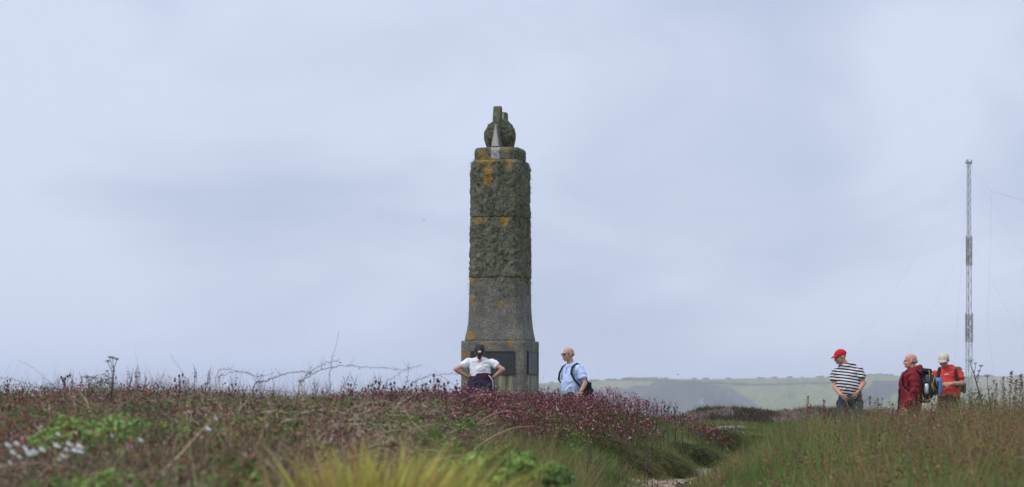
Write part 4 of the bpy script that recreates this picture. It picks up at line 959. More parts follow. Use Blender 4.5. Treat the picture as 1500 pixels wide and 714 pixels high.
strap('yellow_strap', [L_ + f * .12 + Vector((0, 0, -.225)), L_ * 1.06 + Vector((0, 0, -.222)), L_ * 1.0 - f * .13 + Vector((0, 0, -.195))], .009, .006, M_yel, pk, Vector((0, 0, 1)))
o = pk.location - p.root.location
for sgn in (1, -1):
    inner = p.L(1336, 549) + l * .12 * sgn
    pts = [inner - f * .16 + Vector((0, 0, .0)), inner + Vector((0, 0, .085)) - f * .04, inner + f * .10 + Vector((0, 0, .05)), inner + f * .165 + l * sgn * .03 + Vector((0, 0, -.07)), inner + f * .14 + l * sgn * .075 + Vector((0, 0, -.18)), inner - f * .10 + l * sgn * .06 + Vector((0, 0, -.36))]
    strap('shoulder_strap', [q - o for q in pts], .026, .010, M_dgrey, pk, l)
bt = empty('water_bottle', pk.location + l * .205 - f * (-.02) + Vector((0, 0, -.115))); tag(bt, 'silver water bottle standing in the side pocket of grey rucksack', 'bottle')
bm = bmesh.new(); etube(bm, [(0, 0, .0), (0, 0, .02), (0, 0, .13), (0, 0, .155)], [.030, .034, .034, .022], n=18); link_bm('flask', bm, plain('brushed_steel', (.62, .63, .64), .35, .1, 8, .6), bt)
bm = bmesh.new(); etube(bm, [(0, 0, .155), (0, 0, .185)], [.020, .019], n=14); link_bm('stopper', bm, M_dgrey, bt)

# --- man in an orange red T-shirt and pale cap, looking down
p = Person(1389, 39.5, 513, 'man in pale cap and orange red T-shirt, looking down at his hands', M_skinB)
yaw = 14; f, l = dirs(yaw); side = l
p.head(p.L(1382.5, 528, -.07), 24, 24, 1.0); hc = p.L(1390, 588)
hips, knees, anks, f, l = stand(p, hc, yaw)
cen = [p.L(1385.5, 538), p.L(1387.5, 545), p.L(1388.5, 556), p.L(1389, 567), p.L(1389.5, 578), p.L(1390, 589)]
p.torso(cen, [.062, .115, .16, .155, .155, .155], [.075, .105, .125, .13, .125, .12], side)
rs = p.L(1373.5, 547, .05); ls = p.L(1403, 546, -.04)
re_ = p.L(1370.5, 567, -.03); rw = p.L(1378, 565, -.29); p.arm(rs, re_, rw); p.hand(rw, (.5, -.6, .15), (-.6, -.3, .5), .9, -1)
le = p.L(1408.5, 562, -.10); lw = p.L(1393, 562.5, -.28); p.arm(ls, le, lw, (.047, .044, .04, .031)); p.hand(lw, (-.9, -.35, -.05), (.1, -.6, .8), .8, 1)
p.finish(); p.face()
bm = bmesh.new()
etube(bm, [p.L(1385.5, 538.5), p.L(1387, 542), p.L(1388, 549), p.L(1388.5, 559), p.L(1389, 570), p.L(1389.3, 580)], [.09, .155, .19, .185, .18, .182], [.08, .11, .13, .142, .142, .138], side, 26)
for a, b in ((ls, le), (rs, re_)): etube(bm, [a.lerp(p.L(1388, 547), .3), a, a.lerp(b, .60)], [.062, .072, .076], n=16)
ts = fuse('t_shirt', bm, fabric('orange_red_jersey', (.62, .062, .045), .08), p.root, .010, 2, .035, 9)
rbox('chest_print', p.L(1387.0, 549, -.142) , (.075, .008, .022), fabric('white_print', (.75, .6, .56)), ts, R(-6), .004)
p.trousers(fabric('black_trousers', (.02, .02, .022)), hc, hips, knees, anks, side); p.boots(anks, f)
cap(p, fabric('pale_cotton', (.60, .54, .44), .08), fabric('pale_bill', (.55, .49, .40), .08), .06)
T = p.T
bm = bmesh.new()
for q in (-1, 1): bmesh.ops.create_icosphere(bm, subdivisions=2, radius=1, matrix=T @ Matrix.Translation((q * .034, -.094, .008)) @ Matrix.Diagonal((.031, .012, .021, 1)))
tube_bm(bm, [T @ Vector((-.066, -.08, .014)), T @ Vector((0, -.107, .016)), T @ Vector((.066, -.08, .014))], .004, 6)
for q in (-1, 1): tube_bm(bm, [T @ Vector((q * .066, -.08, .014)), T @ Vector((q * .085, 0, .014))], .004, 6)
link_bm('sunglasses', bm, M_glass, p.root)
bm = bmesh.new(); ball(bm, T @ Vector((0, .075, -.01)), (.07, .04, .045)); fuse('hair', bm, M_grey_hair, p.root, .008, 1)
M_green = fabric('lime_nylon', (.20, .36, .05), .2, .7)
gp = empty('rucksack', p.root.location + p.L(1396.5, 560, .235)); tag(gp, 'lime green and black rucksack on the man in orange red T-shirt', 'rucksack')
rz = math.atan2(l.y, l.x)
rbox('main_bag', Vector((0, 0, 0)), (.33, .19, .46), M_green, gp, rz, .07, 0, .08)
rbox('front_pocket', -f * .12 + Vector((0, 0, -.05)), (.23, .08, .26), M_dgrey, gp, rz, .03, 0, .08)
rbox('side_pocket', l * .175 + Vector((0, 0, -.10)), (.05, .14, .20), fabric('olive_mesh', (.06, .08, .03)), gp, rz, .02, 0, .08)
rbox('lid', Vector((0, 0, .215)), (.31, .2, .08), fabric('dark_green_lid', (.08, .13, .04)), gp, rz, .035, 0, .05)
o = gp.location - p.root.location
for sgn in (1, -1):
    inner = p.L(1388, 546) + l * .125 * sgn
    pts = [inner - f * .15, inner + Vector((0, 0, .085)) - f * .02, inner + f * .10 + l * sgn * .01 + Vector((0, 0, .035)), inner + f * .145 + l * sgn * .025 + Vector((0, 0, -.08)), inner + f * .13 + l * sgn * .055 + Vector((0, 0, -.2)), inner - f * .06 + l * sgn * .06 + Vector((0, 0, -.36))]
    strap('shoulder_strap', [q - o for q in pts], .026, .010, fabric('maroon_webbing', (.05, .018, .025)), gp, l)
fo = empty('map_folder', p.root.location + p.L(1373.7, 566, -.36)); tag(fo, 'bright blue folder held upright by the man in pale cap', 'folder')
rbox('cover', Vector((0, 0, 0)), (.012, .19, .28), plain('blue_plastic', (.06, .24, .56), .4, .08, 10), fo, R(20), .004)
rbox('spine', Vector((.030, -.088, 0)), (.05, .014, .275), plain('blue_plastic_spine', (.055, .22, .52), .4, .08, 10), fo, R(20), .004)
rbox('papers', Vector((.014, 0.004, 0)), (.014, .175, .265), plain('paper', (.7, .7, .66), .8, .05, 10), fo, R(20), .002)

# ------------------------------------------------------------------ single plants
M_bark = plain('bramble_bark', (.10, .060, .055), .8, .4, 30); M_drybark = plain('dry_bark', (.24, .19, .16), .9, .3, 30)
M_leafy = attr_mat('single_plant_leaf', .7, .25)
def cane(name, label, cat, pts, Y, r, mat, thorn=True, group=None, depth=.5):
    r *= .52
    n = len(pts); W = [P(px, py, Y + depth * (i / (n - 1) - .5)) for i, (px, py) in enumerate(pts)]
    # root the cane in the bank
    root = Vector((W[0].x, W[0].y, gz(W[0].x, W[0].y))); 
    W = [root] + W
    o = empty(name, root); tag(o, label, cat, group)
    # Catmull-Rom through the points
    S = []
    for i in range(len(W) - 1):
        a, b, c, d = W[max(i - 1, 0)], W[i], W[i + 1], W[min(i + 2, len(W) - 1)]
        for t in np.linspace(0, 1, 9)[:-1]:
            S.append(.5 * (2 * b + (c - a) * t + (2 * a - 5 * b + 4 * c - d) * t * t + (3 * b - a - 3 * c + d) * t ** 3))
    S.append(W[-1]); S = [q - root + Vector((random.gauss(0, .006), random.gauss(0, .006), random.gauss(0, .006))) for q in S]
    bm = bmesh.new(); tube_bm(bm, S, [r * (1 - .65 * i / len(S)) for i in range(len(S))], 6); st = link_bm('stem', bm, mat, o)
    if thorn:
        bm = bmesh.new()
        for i in range(4, len(S) - 1):
            for k in range(2):
                d = Vector((random.gauss(0, 1), random.gauss(0, .6), random.gauss(0.3, 1))).normalized(); q = S[i].lerp(S[i + 1], random.random())
                tube_bm(bm, [q, q + d * random.uniform(.010, .028)], [r * .4, r * .12], 4)
            if random.random() < .14:
                d = Vector((random.gauss(0, 1), random.gauss(0, .6), random.gauss(0.5, .7))).normalized(); tube_bm(bm, [S[i], S[i] + d * .04, S[i] + d * .09 + Vector((0, 0, .02))], [r * .4, r * .35, r * .15], 4)
        link_bm('side_shoots', bm, mat, o)['kind'] = 'stuff'
        acc = Acc(); k = max(4, int(len(S) * .2)); idx = rng.integers(3, len(S), k); cc = cvar((.085, .06, .04), k)
        acc.add(leaves(np.array([S[i] for i in idx]) + rng.normal(size=(k, 3)) * .012, .006 + .007 * rng.random(k), cc)); acc.build('leaves', M_leafy, o)['kind'] = 'stuff'
    return o
B = 'bramble canes arching over the bank'
cane('bramble_cane', 'lowest bramble cane leaning in at the far left edge of the skyline', 'bramble', [(-30, 545), (0, 553), (33, 560), (66, 572)], 21.5, .006, M_bark, True, B)
cane('bramble_cane', 'short bramble cane sagging just under another at the left edge', 'bramble', [(-20, 562), (0, 564), (25, 565), (42, 571)], 21, .005, M_bark, True, B)
cane('dry_stem', 'pale dry stem bending up alone left of the umbel plant', 'stem', [(76, 570), (68, 556), (52, 541), (40, 534), (26, 528)], 22, .004, M_drybark, False)
cane('dry_stem', 'dark straight stem slanting up to the left, between umbel plant and brambles', 'stem', [(277, 566), (270, 552), (262, 537), (250, 521)], 22, .0055, M_bark, False)
cane('bramble_cane', 'low flat bramble arch just right of the umbel plant', 'bramble', [(200, 570), (212, 563), (236, 561), (262, 566)], 22, .005, M_bark, True, B)
cane('bramble_cane', 'bramble cane in two low waves midway along the left bank', 'bramble', [(322, 560), (328, 549), (354, 544), (380, 552), (402, 546)], 22.5, .005, M_bark, True, B)
cane('bramble_cane', 'bramble cane bowing down to the right below the thick cane', 'bramble', [(318, 548), (350, 544), (370, 550), (388, 566)], 23, .0045, M_bark, True, B)
cane('bramble_cane', 'thickest bramble cane rising steadily to the right', 'bramble', [(372, 570), (392, 558), (409, 550), (435, 544), (456, 547)], 22, .010, M_bark, True, B)
cane('bramble_cane', 'longest bramble cane with a flat arch towards the monument', 'bramble', [(438, 566), (445, 556), (474, 541), (507, 536), (546, 539), (604, 542)], 22, .0075, M_bark, True, B)
cane('bramble_cane', 'bramble cane curving up steeply then levelling near the tall thin stem', 'bramble', [(446, 560), (452, 549), (465, 537), (482, 532), (497, 529)], 22.4, .005, M_bark, True, B)
cane('dry_stem', 'tallest thin dark stem standing upright from the bank', 'stem', [(483, 560), (484, 542), (487, 525), (492, 506), (498, 484)], 22.5, .006, M_bark, False)
cane('dry_stem', 'upright twig left of the woman rising through the brambles', 'stem', [(595, 570), (596, 558), (598, 545), (600, 531)], 23, .005, M_bark, True)
cane('bramble_cane', 'thin bramble cane leaning right between long arch and woman', 'bramble', [(566, 566), (578, 552), (594, 541), (618, 535)], 23, .004, M_bark, True, B)
cane('bramble_cane', 'bramble arch reaching right behind the woman elbow', 'bramble', [(602, 568), (611, 559), (628, 551), (650, 548.5), (672, 548)], 24, .0065, M_bark, True, B)
cane('dry_stem', 'dark stem slanting down to the right towards the woman', 'stem', [(676, 576), (658, 560), (646, 550), (635, 542)], 24, .005, M_bark, False)
cane('dry_stem', 'pale stem slanting in front of the woman tied jacket', 'stem', [(690, 582), (698, 576), (712, 567), (723, 560)], 27, .006, M_drybark, False)
cane('bramble_cane', 'low bramble arch crossing in front of the monument step', 'bramble', [(724, 588), (734, 582), (757, 579), (774, 583), (790, 590)], 27, .0065, M_bark, True, B)
# random smaller twigs on the skyline
proto_tw = None
def mk_twig():
    o = empty('twig', (0, 0, 0)); tag(o, 'short dark twig poking above the brown bank against the sky', 'twig', 'twigs along the skyline of the bank')
    bm = bmesh.new(); S = [Vector((0, 0, 0)), Vector((.01, 0, .15)), Vector((.03, .01, .30)), Vector((.075, .02, .46))]
    tube_bm(bm, S, [.0045, .004, .003, .0015], 5)
    for i, t in enumerate((.2, .26, .33, .38)): tube_bm(bm, [(.02 + t * .08, 0, t), (.02 + t * .08 + (-1) ** i * .05, .01, t + .05 + .02 * i)], [.0025, .001], 4)
    link_bm('stem', bm, M_bark, o)
    k = 9; acc = Acc(); acc.add(leaves(np.stack([.04 + rng.normal(size=k) * .025, rng.normal(size=k) * .01, .24 + .2 * rng.random(k)], -1), .007 + .006 * rng.random(k), cvar((.07, .04, .04), k))); acc.build('leaves', M_leafy, o)['kind'] = 'stuff'
    return o
def clone(o, loc, rz, s, label=None):
    c = o.copy(); C.objects.link(c); c.location = loc; c.rotation_euler = (0, 0, rz); c.scale = (s, s, s)
    if label: c['label'] = label
    for ch in o.children:
        q = ch.copy(); C.objects.link(q); q.parent = c
    return c
proto_tw = mk_twig(); first = True
for i in range(64):
    u = random.uniform(60, 640) if i < 50 else random.uniform(640, 960); Y = random.uniform(21, 25); X = (u - CX) / F * Y; s = random.uniform(.7, 1.15)
    loc = (X, Y, gz(X, Y) + .05); rz = random.uniform(0, 6.28)
    if first: proto_tw.location = loc; proto_tw.rotation_euler = (0, 0, rz); proto_tw.scale = (s,) * 3; first = False
    else: clone(proto_tw, loc, rz, s)

def umbel(name, label, cat, stem, branches, Y, hc, stc, leafs=(), r=.006):
    W = [P(px, py, Y) for px, py in stem]; root = Vector((W[0].x, W[0].y, gz(W[0].x, W[0].y))); o = empty(name, root); tag(o, label, cat)
    bm = bmesh.new(); tube_bm(bm, [Vector((0, 0, 0))] + [q - root for q in W], [r * 1.3] + [r * (1 - .4 * i / len(W)) for i in range(len(W))], 7); link_bm('stem', bm, stc, o)
    for (bx, by), (hx_, hy_), rad, colr in branches:
        b0, h0 = P(bx, by, Y) - root, P(hx_, hy_, Y + random.uniform(-.05, .05)) - root
        bm = bmesh.new(); tube_bm(bm, [b0, b0.lerp(h0, .5) + Vector((0, 0, -.01)), h0], [r * .5, r * .45, r * .35], 5)
        acc = Acc(); cen = []
        for k in range(13):
            a = k * 2.4; q = rad * math.sqrt((k + .3) / 13); tip = h0 + Vector((q * math.cos(a), q * math.sin(a), rad * .75 - q * q / rad * .35)); tube_bm(bm, [h0, tip], [.0015, .001], 3)
            for m in range(7): cen.append(tip + Vector((random.gauss(0, 1), random.gauss(0, 1), random.gauss(0, .5))) * rad * .17)
        br = link_bm('branch', bm, stc, o); N = len(cen)
        acc.add(leaves(np.array(cen), rad * .13 * (.6 + .8 * rng.random(N)), cvar(colr, N, .15, .05))); acc.build('flower_head', M_leafy, br)['kind'] = 'stuff'
    if leafs:
        for (lx, ly), sz in leafs:
            k = 60; q = np.array(P(lx, ly, Y) - root); acc = Acc(); acc.add(leaves(q + rng.normal(size=(k, 3)) * np.array([1, .7, .55]) * sz, sz * (.18 + .22 * rng.random(k)), cvar((.085, .13, .045), k))); acc.build('leaf', M_leafy, o)['kind'] = 'stuff'
    return o
M_grn = plain('green_stem', (.07, .085, .035), .7, .3, 20); M_brst = plain('brown_stem', (.06, .045, .035), .8, .3, 20)
dk = (.055, .06, .04); wh = (.62, .62, .50); gy = (.16, .17, .11)
umbel('umbel_plant', 'tall green umbel plant with dark seed heads standing on the left bank', 'wild plant', [(163, 582), (165, 560), (167, 540)], [((167, 540), (165, 526), .024, dk), ((167, 538), (171, 528), .024, dk), ((166, 545), (158, 531), .024, dk), ((167, 542), (161, 525), .02, dk), ((165, 556), (157, 545), .018, gy)], 20, None, M_brst, [((155, 559), .045), ((150, 557), .03)], .007)
umbel('umbel_plant', 'umbel plant with white flower head on tall dark stem beside the mast', 'wild plant', [(1441, 604), (1437, 586), (1430, 560), (1425, 542)], [((1424, 542), (1421, 531), .052, wh), ((1429, 556), (1437, 538), .028, dk), ((1431, 562), (1434, 545), .022, dk), ((1427, 548), (1429, 534), .03, wh)], 27, None, M_brst, [((1428, 578), .06), ((1424, 590), .06)], .009)
umbel('umbel_plant', 'shorter umbel plant with dull cream head right of the white one', 'wild plant', [(1452, 606), (1449, 585), (1447, 566)], [((1447, 566), (1446, 553), .042, (.40, .38, .26)), ((1448, 574), (1456, 560), .028, gy)], 27.5, None, M_grn, [((1446, 590), .05)], .007)
umbel('umbel_plant', 'green grey umbel head low on the left bank skyline, right of tall one', 'wild plant', [(128, 588), (130, 570), (131, 562)], [((131, 562), (127, 555), .035, (.20, .22, .15)), ((131, 563), (136, 556), .035, (.20, .22, .15))], 21, None, M_grn, [], .006)

# sorrel and campion spikes standing clear of the mass: one object each
def mk_spike(name, label, cat, group, fn):
    o = empty(name, (0, 0, 0)); tag(o, label, cat, group); fn(o); return o
def sorrel_parts(o):
    bm = bmesh.new(); tube_bm(bm, [(0, 0, 0), (.01, 0, .3), (.02, .01, .6), (.035, .01, .88)], [.004, .0035, .003, .0015], 5); link_bm('stem', bm, plain('rusty_stem', (.14, .075, .045), .8, .3, 20), o)
    k = 150; t = .45 + .55 * rng.random(k); w = (1.05 - t) * .06 + .012
    q = np.stack([.035 * t + rng.normal(size=k) * w * .5, rng.normal(size=k) * w * .5, .88 * t], -1)
    acc = Acc(); acc.add(leaves(q, .006 + .006 * rng.random(k), cvar((.20, .10, .06), k, .35), rng.normal(size=(k, 3)), .7)); acc.build('seed_head', M_leafy, o)['kind'] = 'stuff'
pr = mk_spike('sorrel_plant', 'rusty brown sorrel spike standing up from the tall grass', 'wild plant', 'sorrel spikes standing clear of the right bank', sorrel_parts)
first = True
tops = [(1482, 544), (1470, 552), (1496, 548), (1460, 561), (1489, 556), (1184, 580), (1213, 585), (1290, 583), (1268, 572), (1276, 580), (1310, 590), (1440, 572), (1410, 588), (1395, 592), (1475, 566), (1503, 558), (1515, 540), (1245, 592), (1225, 600), (1330, 592), (1345, 588), (1372, 590), (1424, 580), (1455, 575), (1160, 600), (1142, 606), (1120, 616), (1465, 585), (1488, 580), (1435, 592)]
for i, (px, py) in enumerate(tops):
    Y = random.uniform(23, 31); q = P(px, py, Y); g = gz(q.x, q.y); s = max(.35, (q.z - g) / .88); loc = (q.x - .035 * s, q.y, g); rz = 0 if i < 6 else random.uniform(0, 6.28)
    if first: pr.location = loc; pr.scale = (s,) * 3; first = False
    else: clone(pr, loc, rz, s)
def campion_parts(o):
    bm = bmesh.new(); tube_bm(bm, [(0, 0, 0), (.01, 0, .2), (.005, .01, .42)], [.004, .0035, .0025], 5)
    tips = [(.005, .01, .44), (-.035, 0, .40), (.045, .01, .39), (-.02, .02, .34), (.03, -.02, .45), (.012, 0, .31)]
    for x, y, z in tips: tube_bm(bm, [(.006, 0, z - .06), (x, y, z)], [.002, .0015], 4)
    link_bm('stem', bm, plain('campion_stem', (.07, .045, .04), .8, .3, 20), o)
    for x, y, z in tips:
        bm = bmesh.new(); ball(bm, (x, y, z + .002), (.010, .010, .015), None, 2); cl = link_bm('calyx', bm, plain('dark_calyx', (.06, .022, .03), .7, .3, 20), o)
    for x, y, z in tips[1::2]:
        acc = Acc(); acc.add(flowers(np.array([[x, y - .004, z + .018]]), np.array([.014]), np.array([[.40, .11, .21]]))); acc.build('flower', M_leafy, o)
pr = mk_spike('campion_plant', 'red campion with dark heads and pink flowers showing above the bank', 'wild plant', 'campion plants standing clear of the bank', campion_parts); first = True
tops = [(98, 549), (94, 552), (10, 563), (12, 556), (262, 548), (182, 562), (205, 566), (230, 564), (30, 572), (300, 560), (340, 562), (512, 562), (556, 558), (574, 560), (637, 548), (641, 556), (652, 560), (667, 566), (795, 577), (810, 575), (872, 584), (886, 580), (880, 587), (908, 582), (915, 583), (925, 594), (947, 586), (947, 592), (972, 595), (978, 596), (989, 596), (962, 601), (934, 598), (1000, 604), (760, 577), (780, 578), (620, 562), (605, 562), (590, 566), (540, 563)]
for i, (px, py) in enumerate(tops):
    Y = random.uniform(21.5, 23.5) if px < 680 else random.uniform(30, 34); q = P(px, py, Y); g = gz(q.x, q.y); s = min(1.05, max(.5, (q.z - g) / .46)); g = q.z - .46 * s; loc = (q.x, q.y, g); rz = random.uniform(0, 6.28)
    if first: pr.location = loc; pr.scale = (s,) * 3; first = False
    else: clone(pr, loc, rz, s)
# white daisies low on the left
def daisy_parts(o):
    bm = bmesh.new(); tube_bm(bm, [(0, 0, 0), (.01, -.01, .15), (.0, -.02, .30)], [.003, .0025, .002], 5); link_bm('stem', bm, M_grn, o)
    acc = Acc()
    for x, y, z in [(0, -.02, .302), (.012, -.01, .290)]:
        V, T, K = flowers(np.array([[x, y, z]]), np.array([.013]), np.array([[.85, .85, .82]])); acc.add((V, T, K)); V, T, K = flowers(np.array([[x, y - .003, z + .005]]), np.array([.009]), np.array([[.84, .84, .80]])); acc.add((V, T, K))
    acc.build('flower_head', M_leafy, o)
pr = mk_spike('white_campion', 'small white flower on thin green stem among the leaves low at left', 'wild flower', 'white flowers low on the left bank', daisy_parts); first = True
for i, (px, py) in enumerate([(12, 664), (24, 661), (18, 670), (40, 666), (46, 672), (36, 670), (52, 668), (50, 675), (42, 676), (14, 687), (84, 651), (84, 668), (90, 674), (96, 664), (112, 667), (119, 666), (103, 659), (160, 646), (205, 656), (118, 672), (88, 678), (170, 704), (30, 674), (60, 664), (308, 637), (312, 628)]):
    Y = 11.0 + random.uniform(-.5, .5) + (1.5 if py < 655 else 0); q = P(px + random.uniform(-4, 4), py - 9 + random.uniform(-7, 5), Y); s = random.uniform(.75, 1.1); loc = (q.x, q.y, q.z - .30 * s)
    if first: pr.location = loc; pr.scale = (s,) * 3; first = False
    else: clone(pr, loc, random.uniform(-.6, .6), s)

# grass tussocks: yellow green in the foreground
def tussock(label, px, py_top, Y, w, h, n, cA, cB, name='grass_tussock'):
    q = P(px, py_top, Y); g = q.z - h; x0, y0 = q.x, Y; o = empty(name, (x0, y0, min(gz(x0, y0), g))); tag(o, label, 'tussock'); dz = g - o.location.z
    a = rng.random(n) * 6.283; r = w * np.sqrt(rng.random(n)); p0 = np.stack([r * np.cos(a), r * np.sin(a) * .7, 0 * a], -1)
    p0[:, 2] = ground(x0 + p0[:, 0], y0 + p0[:, 1]) - o.location.z
    hh = (h + dz) * 1.40 * (.6 + .5 * rng.random(n)) * (1 - .4 * (r / w) ** 2)
    D = np.stack([p0[:, 0] / w * .22 + rng.normal(size=n) * .13, rng.normal(size=n) * .2 - .05, np.ones(n)], -1); Cv = np.stack([p0[:, 0] / w * .18 + .10 + rng.normal(size=n) * .15, rng.normal(size=n) * .15, -.22 + 0 * a], -1)
    k = rng.random((n, 1)); cc = np.where(k < .62, cvar(cA, n, .2, .08), cvar(cB, n, .2, .08))
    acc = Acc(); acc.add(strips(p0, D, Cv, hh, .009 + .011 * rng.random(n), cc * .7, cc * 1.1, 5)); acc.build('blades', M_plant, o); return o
yg = (.50, .50, .12); yb = (.46, .27, .11)
tussock('broad yellow green grass tussock out of focus at the bottom centre', 550, 664, 9.0, .17, .50, 2400, yg, yb)
tussock('smaller yellow grass tussock left of the broad one', 480, 684, 9.0, .09, .46, 700, (.30, .28, .09), yb)
tussock('yellow green grass tussock with brown blades right of the broad one', 630, 678, 9.2, .12, .46, 1050, yg, yb)
tussock('brown tinged grass tussock at the bottom, farthest right of the yellow group', 684, 694, 9.3, .08, .40, 260, (.22, .24, .06), yb)
# leafy green clumps among the dry stems
def clump(label, px, py, Y, rx, h, n, c0, name='leafy_plant'):
    q = P(px, py, Y); g = gz(q.x, Y); o = empty(name, (q.x, Y, g)); tag(o, label, 'leafy plant'); top = q.z - g
    m = 7; cx = rng.normal(size=m) * rx * .5; cyy = rng.normal(size=m) * rx * .4; cz = top - h * (.25 + .6 * rng.random(m)); rad = h * (.30 + .25 * rng.random(m)); w = rng.integers(0, m, n)
    v = rng.normal(size=(n, 3)); v /= np.linalg.norm(v, axis=1, keepdims=True); v[:, 2] = np.abs(v[:, 2]) * .9 - .15
    p0 = np.stack([cx[w], cyy[w], cz[w]], -1) + v * (rad[w] * (.75 + .3 * rng.random(n)))[:, None]
    acc = Acc(); acc.add(leaves(p0, .010 + .016 * rng.random(n), cvar(c0, n, .28), v + rng.normal(size=(n, 3)) * .5 + np.array([0, 0, .4]))); acc.build('leaves', M_leafy, o)['kind'] = 'stuff'
    k = 40; st = cvar((.09, .11, .045), k); pk_ = p0[rng.integers(0, n, k)]; b0 = np.stack([pk_[:, 0] * .4, pk_[:, 1] * .4, 0 * pk_[:, 0]], -1)
    acc = Acc(); acc.add(strips(b0, pk_ - b0, np.zeros((k, 3)), np.ones(k), .006 + 0 * pk_[:, 0], st, st, 3)); acc.build('stems', M_leafy, o)['kind'] = 'stuff'
lg, mg, dg_ = (.24, .35, .09), (.16, .25, .065), (.09, .145, .04)
clump('large fresh green leafy clump low on the left bank above the white flowers', 130, 612, 13, .34, .30, 1500, lg)
clump('mid green leafy clump right of the large fresh one, below the umbel plant', 205, 612, 14, .26, .26, 1100, mg)
clump('dark green leafy clump high on the left bank right under the umbel plant', 178, 588, 18, .34, .26, 1000, dg_)
clump('bright green small leafy clump alone in brown stems right of the other clumps', 312, 616, 14.5, .16, .20, 500, lg)
clump('fresh green leafy clump at the bottom among rusty stems, far left', 60, 690, 10, .26, .26, 1200, mg)
clump('light green leafy clump at the bottom, right of the white flowers', 150, 688, 9.8, .22, .24, 1000, lg)
clump('dull green low clump in brown stems left of the yellow tussocks', 350, 666, 11, .16, .16, 500, mg)
clump('green leafy clump low on the bank right of the yellow tussocks', 716, 662, 12, .22, .20, 900, lg)
clump('dark leafy clump at the bottom edge below the green bank', 790, 682, 12.5, .26, .18, 900, mg)
clump('green leafy clump halfway up the bank left of the woman', 640, 604, 20, .30, .20, 700, mg)
# mossy grass hummocks by the path
def hummock(label, px, py, Y, rx, ry, h, cA, cB, n=9000):
    q = P(px, py, Y); x0 = q.x; g0 = gz(x0, Y); o = empty('grass_hummock', (x0, Y, g0)); tag(o, label, 'hummock')
    a = rng.random(n) * 6.283; r = np.sqrt(rng.random(n)); p0 = np.stack([rx * r * np.cos(a), ry * r * np.sin(a), 0 * a], -1)
    p0[:, 2] = ground(x0 + p0[:, 0], Y + p0[:, 1]) - g0 + h * np.sqrt(np.clip(1 - r ** 2, 0, 1)) - .01
    D = np.stack([p0[:, 0] / rx * .8 + rng.normal(size=n) * .3, p0[:, 1] / ry * .8 - .2 + rng.normal(size=n) * .3, .55 + .3 * rng.random(n)], -1); Cv = np.stack([.25 + rng.normal(size=n) * .2, rng.normal(size=n) * .2, -.75 + 0 * a], -1)
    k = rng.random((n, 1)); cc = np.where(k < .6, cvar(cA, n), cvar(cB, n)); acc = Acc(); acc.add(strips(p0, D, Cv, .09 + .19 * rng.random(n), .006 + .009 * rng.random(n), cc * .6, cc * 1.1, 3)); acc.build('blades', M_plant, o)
    bm = bmesh.new(); bmesh.ops.create_icosphere(bm, subdivisions=4, radius=1, matrix=Matrix.Diagonal((rx * .8, ry * .8, h * .7, 1))); link_bm('turf_core', bm, plain('turf_core', (.05, .045, .022), .95, .3, 8), o)
gA, gB = (.105, .14, .045), (.21, .18, .075); dA, dB = (.075, .11, .036), (.14, .15, .06)
hummock('brownish grass hummock with a drooping fringe on the green bank', 905, 652, 29, .34, .35, .20, (.11, .115, .04), gB)
hummock('round green grass hummock low on the bank beside the path', 962, 662, 30.5, .36, .35, .20, gA, gB)
hummock('dark green grass hummock at the edge of the path', 1022, 660, 33, .30, .35, .22, dA, dB)
hummock('dark green shrubby hummock beyond the bank where the path turns', 1062, 640, 37.5, .42, .5, .26, dA, dB)
hummock('wide dark green hummock on the turf below the heather bank', 1088, 630, 40, .75, .6, .18, dA, gA)
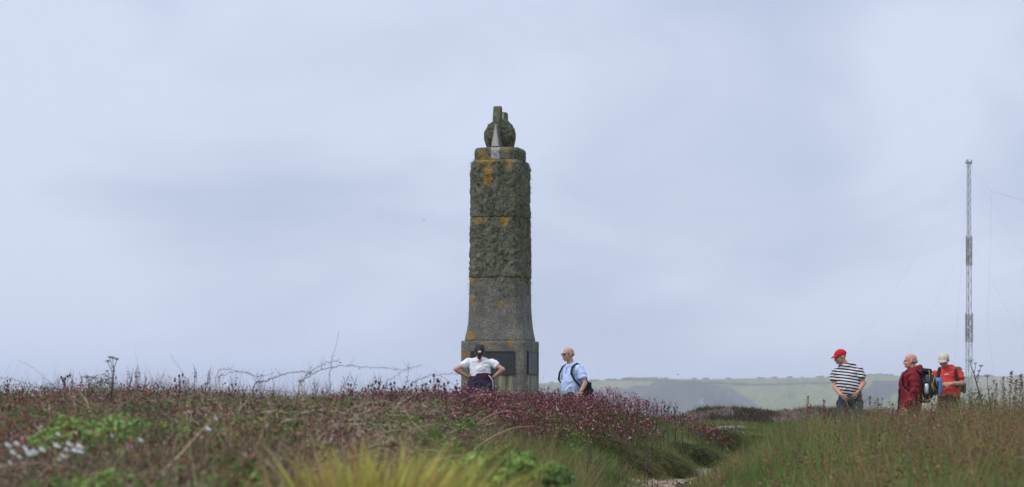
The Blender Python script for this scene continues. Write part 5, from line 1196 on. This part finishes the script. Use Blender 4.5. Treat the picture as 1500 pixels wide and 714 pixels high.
# pink thrift cushion on the turf
th = P(1068, 621, 52); th.z = gz(th.x, th.y); o = empty('thrift_cushion', th); tag(o, 'pale pink cushion of thrift flowers on the turf below the heather bank', 'wild plant')
n = 900; a = rng.random(n) * 6.283; r = np.sqrt(rng.random(n)); p0 = np.stack([.42 * r * np.cos(a), .35 * r * np.sin(a), 0 * a], -1); p0[:, 2] = ground(th.x + p0[:, 0], th.y + p0[:, 1]) - th.z + .05 * (1 - r * r)
acc = Acc(); acc.add(flowers(p0 + np.array([0, 0, .08]) + rng.normal(size=(n, 3)) * np.array([0, 0, .02]), .016 + .008 * rng.random(n), cvar((.56, .36, .42), n, .15, .08))); acc.build('flowers', M_leafy, o)
acc = Acc(); cc = cvar((.07, .10, .035), n); acc.add(strips(p0, up_dirs(n, .2), 0 * p0, .09 + 0 * a, .004 + 0 * a, cc, cc, 2)); acc.build('stems', M_leafy, o)
# stones at the path edge
def stone_at(label, px, py, Y, s):
    q = P(px, py, Y); g = gz(q.x, Y); o_ = bmesh.new(); bmesh.ops.create_icosphere(o_, subdivisions=3, radius=1)
    for v in o_.verts:
        n_ = v.co.normalized(); v.co *= 1 + (float(fbm(n_.x * 2 + px, n_.z * 2 + n_.y * 3 + 9)) - .5) * .5; v.co = Vector((v.co.x * s, v.co.y * s * .8, v.co.z * s * .6))
    ob = link_bm('stone', o_, plain('path_stone', (.30, .25, .19), .9, .3, 20, 0, .3), None); ob.location = (q.x, Y, g + s * .2); tag(ob, label, 'stone')
stone_at('largest pale brown stone half buried at the foot of the green bank', 1022, 682, 32.2, .075)
stone_at('small pale stone in the grass beside the bend of the path', 1072, 672, 34, .05)
stone_at('rough brown stone at the foot of the tall grass on the right', 1092, 664, 34.5, .07)
stone_at('flat pale stone by the right edge of the path', 1066, 681, 32.5, .045)

# birds far off in the sky
def bird(label, px, py, Y, span):
    o = empty('bird', P(px, py, Y)); tag(o, label, 'bird')
    m = plain('dark_feathers', (.03, .03, .035), .8, .2, 10); bm = bmesh.new()
    etube(bm, [(-.30 * span, 0, -.01), (-.15 * span, 0, 0), (.1 * span, 0, .01), (.22 * span, 0, .02), (.28 * span, 0, .02)], [.02 * span, .06 * span, .07 * span, .04 * span, .015 * span], n=10)
    for q in (-1, 1): etube(bm, [(.02 * span, 0, .02 * span), (.06 * span, q * .22 * span, .12 * span), (-.02 * span, q * .5 * span, .10 * span)], [.09 * span, .075 * span, .02 * span], [.015 * span, .012 * span, .006 * span], (1, 0, 0), 10)
    fuse('body', bm, m, o, .02 * span, 1)
bird('tiny dark bird flying high left of the monument', 621, 323, 150, .24)
bird('tiny dark bird flying low above the headland', 993, 549, 170, .28)
